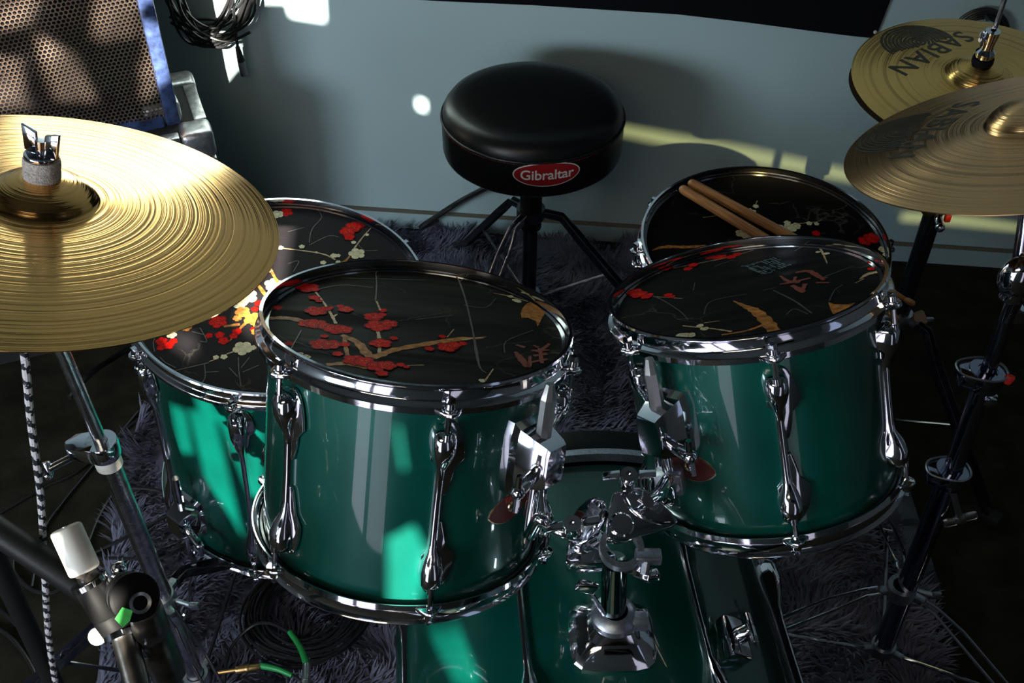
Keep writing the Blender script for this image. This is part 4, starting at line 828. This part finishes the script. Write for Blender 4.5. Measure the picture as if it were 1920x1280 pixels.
def leg_throne(az, twin):
    d = V((cos(RAD(az)), sin(RAD(az)), 0)); s = V((-d.y, d.x, 0)); top = V((0, 0, .275))+d*.022; kn = V((0, 0, .268))+d*.065; ft = d*.265+V((0, 0, .020)); mm = M()
    for sg in (-1, 1):
        P_ = [top+s*sg*.007, kn+s*sg*.007, kn.lerp(ft, .18)+s*sg*.012, ft+s*sg*.012]
        for i in range(3):
            dd = P_[i+1]-P_[i]; rt = dd.to_track_quat('X', 'Z').to_matrix(); mm.box((P_[i]+P_[i+1])/2, (dd.length+.004, .003, .013), rt, .0008)
    lg = mm.build('leg', BLACKMETAL if not twin else DULLCHROME, th); mid = kn.lerp(ft, .55)
    M().tube([V((0, 0, .050))+d*.022, mid], .0035, 8).build('strut', DULLCHROME, th)
    M().box(ft, (.045, .034, .026), Matrix.Rotation(RAD(az), 3, 'Z'), .008).build('rubber_foot', RUBBER, th)
leg_throne(-8, False); leg_throne(128, False); leg_throne(236, True)
M().lathe([(.0155, .040), (.024, .040), (.026, .050), (.024, .060), (.0155, .060)], 28).build('strut_collar', GREYMETAL, th)
M().lathe([(.0235, .262), (.030, .262), (.030, .285), (.0235, .285)], 28).build('leg_collar', BLACKMETAL, th)

# ------------------------------------------------------------------ drumsticks on the snare
for i, (pa, pb, lab) in enumerate((((1276, 352), (1412, 442), 'hickory drumstick on the snare, the nearer of the pair'), ((1292, 341), (1462, 440), 'hickory drumstick on the snare, the farther of the pair'))):
    nS = TS.to_3x3() @ V((0, 0, 1)); top = TS @ V((0, 0, .15)); A_ = on_pl(*pa, top+nS*.010, nS); hd_ = TS @ V((0, 0, zS)); Bq = on_pl(*pb, hd_+nS*.009, nS); d = (Bq-A_).normalized(); Lk = .40
    E_ = A_+d*.40; e_h = (E_-hd_).dot(nS); E_ += nS*(.006-e_h); d = (E_-A_).normalized()
    T_ = Matrix.Translation(A_) @ d.to_track_quat('Z', 'Y').to_matrix().to_4x4()
    st = thing('drumstick', lab, 'drumstick', T_, 'pair of drumsticks on the snare')
    M().lathe([(.0001, 0), (.005, .0008), (.0072, .004), (.0078, .010), (.0078, .30), (.0062, .345), (.0040, .378), (.0030, .386)], 20, closed=False).build('shaft', WOOD, st)
    M().lathe([(.0028, .385), (.0045, .389), (.0048, .394), (.0038, .3995), (.0001, .4015)], 16, closed=False).build('tip', WOOD, st)

# ------------------------------------------------------------------ microphone / boom stand in the foreground
MY = .55
MX = on_y(290, 1180, MY)
MST = thing('microphone_stand', 'foreground microphone stand with ivory counterweight and green taped clutch', 'stand', (MX.x, MY, 0))
mv = lambda px, py, y=MY: on_y(px, py, y)
ta = mv(122, 988, .60); tb = mv(160, 1072, .575); 
mm = M(); mm.cyl(ta, tb, .0142, seg=36, bev=.003); cw = under(MST, mm, 'counterweight', IVORY)
d = (tb-ta).normalized(); mm = M(); mm.cyl(ta-d*.0008, ta+d*.002, .0026, seg=14); under(MST, mm, 'end_screw', STEEL)
b2 = mv(232, 1190, .545); b3 = mv(262, 1300, .50)
CLB = mat('matt_black_clutch', (.003, .003, .003), .55, spec=.1)
SHC = mat('smoke_grey_metal', (.17, .155, .14), .32, 1, var=(60, .4))
mm = M(); mm.cyl(tb, mv(176, 1100, .570), .0095, seg=24); mm.cyl(mv(172, 1092, .571), b2, .0105, seg=24); mm.cyl(b2, b3, .0115, seg=24); under(MST, mm, 'boom_tube', SHC)
mm = M(); mm.cyl(mv(166, 1088, .572), mv(205, 1150, .558), .0150, .0165, seg=28, bev=.002); mm.cyl(mv(205, 1150, .558), mv(226, 1186, .548), .0165, .0150, seg=28, bev=.002); under(MST, mm, 'boom_clutch', CLB)
mm = M(); mm.lathe([(.0120, -.003), (.0165, -.003), (.0165, .003), (.0120, .003)], 28, frame(mv(230, 1192, .545), b3-b2)); mm.lathe([(.0115, -.003), (.0140, -.003), (.0140, .003), (.0115, .003)], 28, frame(mv(250, 1238, .53), b3-b2)); mm.lathe([(.0140, -.003), (.0172, -.003), (.0172, .002), (.0140, .002)], 28, frame(mv(168, 1090, .571), tb-b2)); under(MST, mm, 'boom_rings', CHROME)
dn = V((.55, -.55, .62)).normalized(); dc = mv(250, 1118, .545)
def disc(c, n, r, th_): return M().lathe([(.0001, 0), (r-.003, 0), (r, .002), (r, th_-.002), (r-.003, th_), (.0001, th_)], 36, frame(c, n), closed=False)
under(MST, disc(dc-dn*.020, dn, .0205, .013), 'clutch_disc', CLB)
cd2 = under(MST, disc(dc-dn*.004, dn, .0215, .012), 'clutch_disc', CLB)
mm = M(); c_ = dc+dn*.008; fr = frame(c_, dn, V((.3, .3, 0))); mm.lathe([(.0065, 0), (.0095, .001), (.0095, -.003)], 20, frame(on_pl(263, 1130, c_, dn), dn), closed=False); under(MST, mm, 'clutch_bolt', STEEL)
tq = [on_pl(x, y, c_, dn) for x, y in ((215, 1160), (229, 1138), (249, 1144), (243, 1164), (230, 1176))]; under(MST, M().prism(tq, dn*.0006), 'green_tape', GREENTAPE)
mm = M(); mm.cyl(mv(228, 1106, .56), mv(208, 1088, .57), .0060, seg=14, bev=.001); mm.sphere(mv(223, 1066, .585), .0075, 18); mm.cyl(mv(216, 1090, .57), mv(223, 1068, .585), .0045, seg=10); under(MST, mm, 'lever', CHROME)
mm = M(); mm.cyl(mv(270, 1135, .545), mv(285, 1180, .55), .0150, .0165, seg=28, bev=.002); under(MST, mm, 'grip_collar', SHC)
s0 = mv(283, 1176, .55); mm = M(); mm.cyl(s0, V((s0.x, .55, .62)), .0160, .0165, seg=10, bev=.002); under(MST, mm, 'grip', SHC)
mm = M(); mm.cyl(V((s0.x, .55, .62)), V((s0.x, .55, .02)), .0095, seg=18); under(MST, mm, 'tube', SHC)
mm = M(); mm.sphere(mv(183, 1192, .56), .0088, 18); mm.cyl(mv(183, 1192, .56), mv(205, 1180, .556), .004, seg=10); under(MST, mm, 'white_knob', mat('white_knob', (.8, .8, .78), .3, coat=.5))
M().cyl((s0.x-MX.x, 0, .001), (s0.x-MX.x, 0, .022), .12, .10, seg=40, bev=.004).build('round_base', BLACKMETAL, MST)

# black padded arm crossing at the left edge
pa = on_y(-140, 905, .80); pb = on_y(200, 1130, .70)
PA = thing('boom_arm', 'thick black stand arm crossing the left edge below the crash cymbal', 'stand', V((pa.x, pa.y, 0)))
mm = M(); mm.cyl(pa, pb, .0165, seg=24, bev=.004); under(PA, mm, 'arm', BLACKPLASTIC)
mm = M(); mm.cyl(pa+V((.04, -.0, -.02)), V((pa.x+.02, pa.y, 0.01)), .013, seg=18); mm.cyl(V((pa.x+.02, pa.y, 0)), V((pa.x+.02, pa.y, .02)), .09, .08, seg=32, bev=.004); under(PA, mm, 'post', BLACKPLASTIC)

# ------------------------------------------------------------------ speaker cabinets
def cabinet(name, label, corner, yaw, wd, dp, z0, z1):
    T = Matrix.Translation(V((corner[0], corner[1], z0))) @ Matrix.Rotation(yaw, 4, 'Z'); return thing(name, label, 'speaker', T), T   # local -x runs left along the front, +y back
lowc, TLc = cabinet('speaker_cabinet', 'dark carpeted lower cabinet with metal corner under the perforated speaker', (-.602, 1.825), RAD(22), .68, .32, 0, .53)
LWD, LD = .72, .26; z1c = .464
M().box((-LWD/2, LD/2, z1c/2+.004), (LWD, LD, z1c-.008), None, .010).build('body', CABCLOTH, lowc)
mm = M()
for (x, y) in ((-.006, .006), (-LWD+.006, .006), (-.006, LD-.006)): mm.box((x, y, z1c/2), (.026, .026, z1c-.11), None, .004)
mm.box((-LWD/2, .006, z1c-.010), (LWD-.11, .026, .026), None, .004); mm.box((-.006, LD/2, z1c-.010), (.026, LD-.11, .026), None, .004); mm.build('edge_strip', ALU, lowc)
for (x, y) in ((-.022, .022), (-LWD+.022, .022), (-.022, LD-.022)):
    M().box((x, y, z1c-.024), (.064, .064, .060), None, .012, 3).build('corner_protector', ALU, lowc)
for x in (-.06, -LWD+.06):
    for y in (.05, LD-.05): M().cyl((x, y, 0), (x, y, .012), .018, seg=16).build('foot', RUBBER, lowc)
upc, TU = cabinet('speaker_cabinet', 'speaker with dented perforated steel grille and scuffed blue edge', (-.664, 1.858), RAD(26), .62, .27, .466, .98)
UW, UD, UH = .70, .20, .46
M().box((-UW/2, UD/2+.012, UH/2), (UW-.01, UD-.014, UH-.008), None, .008).build('body', CABCLOTH, upc)
mm = M(); e = .013
mm.box((-e, .012, UH/2), (.028, .040, UH), None, .005); mm.box((-UW+e, .012, UH/2), (.028, .040, UH), None, .005)
mm.box((-UW/2, .012, e), (UW-.060, .040, .028), None, .005); mm.box((-UW/2, .012, UH-e), (UW-.060, .040, .028), None, .005)
mm.build('grille_frame', BLUEEDGE, upc)
for x in (-.03, -UW+.03): M().box((x, .028, .022), (.075, .060, .050), None, .012, 3).build('corner_protector', ALU, upc)
# perforated sheet: hexagonal cells with a real hole each, gently dented
GR = mat('grille_steel', (.80, .55, .42), .32, 1, var=(9, .35))
vs = []; fs = []; pit = .0082; rad = pit/math.sqrt(3); row = 0; y_ = .027
def dent(x, z): return .0085*noise.noise(V((x*7.5, z*7.5, .3)))+.004*noise.noise(V((x*17, z*17, 2.3)))
while y_ < UH-.027:
    x_ = -UW+.028+(pit/2 if row % 2 else 0)
    while x_ < -.027:
        n = len(vs)
        for q, rr in ((rad, 0), (rad*.76, 0), (rad*.70, .0014)):
            for k in range(6):
                a = pi/6+k*pi/3; px_, pz_ = x_+q*cos(a), y_+q*sin(a); vs.append((px_, -.006+dent(px_, pz_)+rr, pz_))
        for k in range(6): k2 = (k+1) % 6; fs += [(n+k, n+k2, n+6+k2, n+6+k), (n+6+k, n+6+k2, n+12+k2, n+12+k)]
        x_ += pit
    y_ += pit*math.sqrt(3)/2; row += 1
gm = M(); gm.v = [V(v) for v in vs]; gm.f = fs; gm.mi = [0]*len(fs)
go = gm.build('grille', GR, upc, kind='stuff', normals=False, angle=1.0)
M().box((-UW/2, .010, UH/2), (UW-.05, .003, UH-.05)).build('grille_cloth', BANNER, upc)

# ------------------------------------------------------------------ on the wall
def wv(px, py, off): return on_wall(px, py, off)
bt = [(690, -8), (820, 0), (1000, 8), (1270, 25), (1400, 40), (1520, 56), (1600, 66), (1640, 70)]
P_ = [wv(x, y, .006) for x, y in bt]; topz = P_[0].z+.55
ur = wv(1668, 0, .006); ur2 = ur+(ur-P_[-1])*3; Pt = [V((q.x, q.y, topz)) for q in P_]
e1_ = V((P_[-1].x+(ur.x-P_[-1].x)*.6, P_[-1].y, P_[-1].z+.1)); 
poly = P_+[V((ur.x, ur.y, ur.z)), V((ur.x+.02, ur.y, topz)), Pt[0]]
ban = M().prism(poly, WN*.006, .001).build('wall_cloth', BANNER, smooth=False); tag(ban, 'black cloth hanging on the wall above the drum throne', 'cloth')
pn = M(); q = wv(1641, 60, .012); pn.sphere(q, .004, 12); tag(pn.build('push_pin', IVORY), 'small white pin at the lower right corner of the wall cloth', 'pin')
# black coiled ring on the wall at right
RC = wv(1835, 62, .02); rg = thing('cable_coil', 'tight black cable ring hung on the wall behind the hi-hat', 'cable', RC)
xw = V((1, -.0985, 0)).normalized(); mm = M()
for k in range(9):
    r = .040+.0045*(k % 4); off = .007*(k//4)
    mm.tube([xw*cos(a)*r+V((0, 0, 1))*sin(a)*r+WN*off+V((.002*sin(k*3), 0, .002*cos(k*5))) for a in [2*pi*i/40 for i in range(40)]], .0030, 8, closed=True)
mm.build('cable_loops', CABLEBLACK, rg)
mm = M(); mm.cyl(-WN*.02+V((0, 0, .040)), WN*.025+V((0, 0, .040)), .004, seg=10); mm.build('wall_hook', STEEL, rg)
# hanging cable coil upper left
CC = wv(385, -60, .03); cc = thing('cable_coil', 'loose coil of black cables with a silver plug, hung beside the speaker', 'cable', CC)
rs = random.Random(11)
def pw(px, py, off): return wv(px, py, off)-CC
mm = M()
for k in range(13):
    cx = 392+rs.uniform(-16, 16); rx = rs.uniform(58, 88); ry = rs.uniform(95, 150); ph = rs.uniform(-.15, .15); off = .012+.05*rs.random(); pts = []
    for i in range(20):
        a = 2*pi*i/20; s_ = 1+.04*sin(3*a+k); x = cx+rx*cos(a+ph)*s_*(1.0 if sin(a) < 0 else .62); y = -60+ry*sin(-a)*s_*-1*-1
        pts.append(pw(x, min(88-2*rs.random(), -60-ry*sin(a)*s_), max(.008, off+.008*sin(2*a+k))))
    mm.tube(crom(pts, 4, True), .0030, 8, closed=True)
mm.build('cable_loops', CABLEBLACK, cc)
mm = M()
for k, q in enumerate(([(318, 32), (380, 36), (430, 30), (468, -20)], [(320, 42), (360, 62), (420, 66), (462, 40), (476, -30)], [(322, 10), (350, 45), (385, 62), (440, 60), (478, 20), (470, -60)], [(330, -40), (340, 20), (372, 58), (425, 78), (470, 60)])):
    mm.tube(crom([pw(x, y, .045+.006*k) for x, y in q], 6), .0032, 8)
mm.tube(crom([pw(432, -100, .06), pw(436, -20, .062), pw(440, 40, .060), pw(446, 92, .052)], 6), .0034, 8)
mm.build('cable_strand', CABLEBLACK, cc)
mm = M(); a_, b_, c_ = pw(445, 88, .052), pw(452, 114, .048), pw(458, 140, .044); mm.cyl(a_, b_, .0050, .0085, seg=16); pg = mm.build('plug_boot', CABLEBLACK, cc)
mm = M(); mm.cyl(b_, c_, .0085, .0088, seg=20, bev=.001); mm.build('plug', STEEL, cc)
mm = M(); mm.cyl(pw(395, -190, -.02), pw(395, -192, .075), .005, seg=10); mm.build('wall_hook', STEEL, cc)

# ------------------------------------------------------------------ cables
def floor_cable(pts, r, label, m=CABLEBLACK, group=None, name='cable', h=.006):
    P = []
    for q in pts:
        z = q[2] if len(q) > 2 else h; P.append(on_z(q[0], q[1], z))
    c = P[0].copy(); c.z = 0; mm = M().tube(crom([p_-c for p_ in P], 8), r, 8); o = mm.build(name, m); o.location = c; return tag(o, label, 'cable', group)
RZ = .045
floor_cable([(-40, 985), (20, 950), (80, 915), (150, 880), (240, 800), (300, 760, .02)], .0035, 'black cable running along the floor from the left edge towards the floor tom')
floor_cable([(60, 1100), (80, 1000), (115, 945), (160, 890), (210, 830), (260, 770)], .0032, 'black cable bending up the dark floor behind the braided cord')
floor_cable([(140, 1080), (165, 1020), (185, 970), (210, 930), (240, 915, RZ), (300, 920, RZ), (340, 945, RZ)], .0034, 'black cable lying over the left edge of the rug')
floor_cable([(100, 1085), (170, 1040, .03), (240, 1005, RZ), (330, 960, RZ), (380, 950, RZ)], .0030, 'black cable crossing the rug below the chrome tube')
floor_cable([(120, 1048), (200, 1046, .03), (300, 1046, RZ), (350, 1020, RZ), (400, 1000, RZ)], .0030, 'lowest black cable crossing the rug beside the crash stand')
floor_cable([(-30, 1035), (20, 1040), (28, 1075), (60, 1105), (100, 1110), (140, 1090)], .0036, 'black cable looping on the floor under the thick arm')
floor_cable([(-30, 1120), (30, 1170), (60, 1210), (95, 1300)], .0034, 'black cable curving down the lower left corner', group='corner cables')
floor_cable([(-30, 1165), (20, 1195), (60, 1250), (75, 1300)], .0034, 'outermost black cable in the lower left corner', group='corner cables')
floor_cable([(820, 412, .03), (790, 425, .05), (850, 385, .10), (880, 368, .16), (925, 345, .24)], .0065, 'thick black power cable rising from the rug behind the throne')
floor_cable([(130, 745, .1), (170, 700, .09), (215, 670, .02), (262, 640, .01)], .006, 'black cable at the foot of the lower cabinet')
# braided cord
br = M(); P = crom([on_y(30, 560, .76), on_y(46, 665, .76), on_y(58, 790, .76), on_y(76, 930, .765), on_y(84, 1080, .77), on_y(92, 1200, .775), on_y(108, 1300, .78), on_y(128, 1400, .80)], 10)
c = V((P[-1].x, P[-1].y, 0)); BRD = mat('braided_sleeve', (.5, .5, .5), .6); t, N, L, B = nodes(BRD)
tc = N.new('ShaderNodeTexCoord'); ck = N.new('ShaderNodeTexWave'); ck.bands_direction = 'DIAGONAL'; ck.inputs['Scale'].default_value = 26; ck.inputs['Distortion'].default_value = 3; ck.inputs['Detail'].default_value = 1; ck.inputs['Detail Scale'].default_value = 9
rp = N.new('ShaderNodeValToRGB'); rp.color_ramp.interpolation = 'CONSTANT'; rp.color_ramp.elements[0].color = (.01, .012, .015, 1); rp.color_ramp.elements[1].position = .42; rp.color_ramp.elements[1].color = (.62, .58, .60, 1)
L.new(tc.outputs['Object'], ck.inputs['Vector']); L.new(ck.outputs['Fac'], rp.inputs['Fac']); L.new(rp.outputs['Color'], B.inputs['Base Color'])
o = br.tube([q-c for q in P], .0042, 10).build('braided_cord', BRD); o.location = c; tag(o, 'black and white braided cord hanging down from the bright crash cymbal', 'cord')
# coil on the rug below the left tom
cc2 = on_z(575, 1150, RZ); cco = thing('cable_coil', 'round coil of thin black cable lying on the rug under the larger front tom', 'cable', V((cc2.x, cc2.y, 0))); mm = M(); rs = random.Random(3)
for k in range(16):
    r = .052+.05*rs.random(); ox, oy = rs.uniform(-.012, .012), rs.uniform(-.01, .01); z = .047+.016*rs.random()
    mm.tube([V((ox+cos(a)*r*(1+.05*sin(2*a+k)), oy+sin(a)*r, z+.003*sin(3*a+k))) for a in [2*pi*i/40 for i in range(40)]], .0022, 6, closed=True)
mm.build('cable_loops', CABLEBLACK, cco)
def patch(label, run, boot, plug, bootr=.0055, goldm=STEEL):
    P = [on_z(x, y, z) for x, y, z in run]; b0 = V((P[0].x, P[0].y, 0)); root = thing('jack_cable', label, 'cable', b0, 'green-booted cables')
    M().tube([q-b0 for q in crom(P, 8)], .0026, 8).build('cord', CABLEBLACK, root)
    Q = crom([on_z(x, y, z)-b0 for x, y, z in boot], 6); n = len(Q); M().tube(Q, [.0040+(bootr-.0040)*i/(n-1) for i in range(n)], 12).build('plug_boot', GREENBOOT, root)
    A_, B2_ = [on_z(x, y, z)-b0 for x, y, z in plug]; dd = (B2_-A_).normalized(); m = M(); m.cyl(A_, B2_, .0062, seg=16, bev=.001); m.cyl(A_.lerp(B2_, .45), A_.lerp(B2_, .6), .0070, seg=16, bev=.001); m.cyl(B2_, B2_+dd*.03, .0031, seg=10); m.build('plug', goldm, root)
patch('green booted jack cable arching down at the lower frame edge', [(420, 1290, .05), (430, 1220, .06), (470, 1175, .08), (505, 1168, .10), (545, 1186, .12)], [(543, 1184, .12), (560, 1208, .12), (570, 1230, .12), (575, 1246, .12)], [(575, 1245, .12), (573, 1300, .12)])
patch('green booted jack cable lying flat with a gold plug', [(600, 1310, .05), (570, 1280, .055), (548, 1265, .06)], [(548, 1266, .06), (520, 1254, .06), (488, 1247, .06)], [(488, 1249, .06), (442, 1256, .06)], goldm=BRASSPLUG)
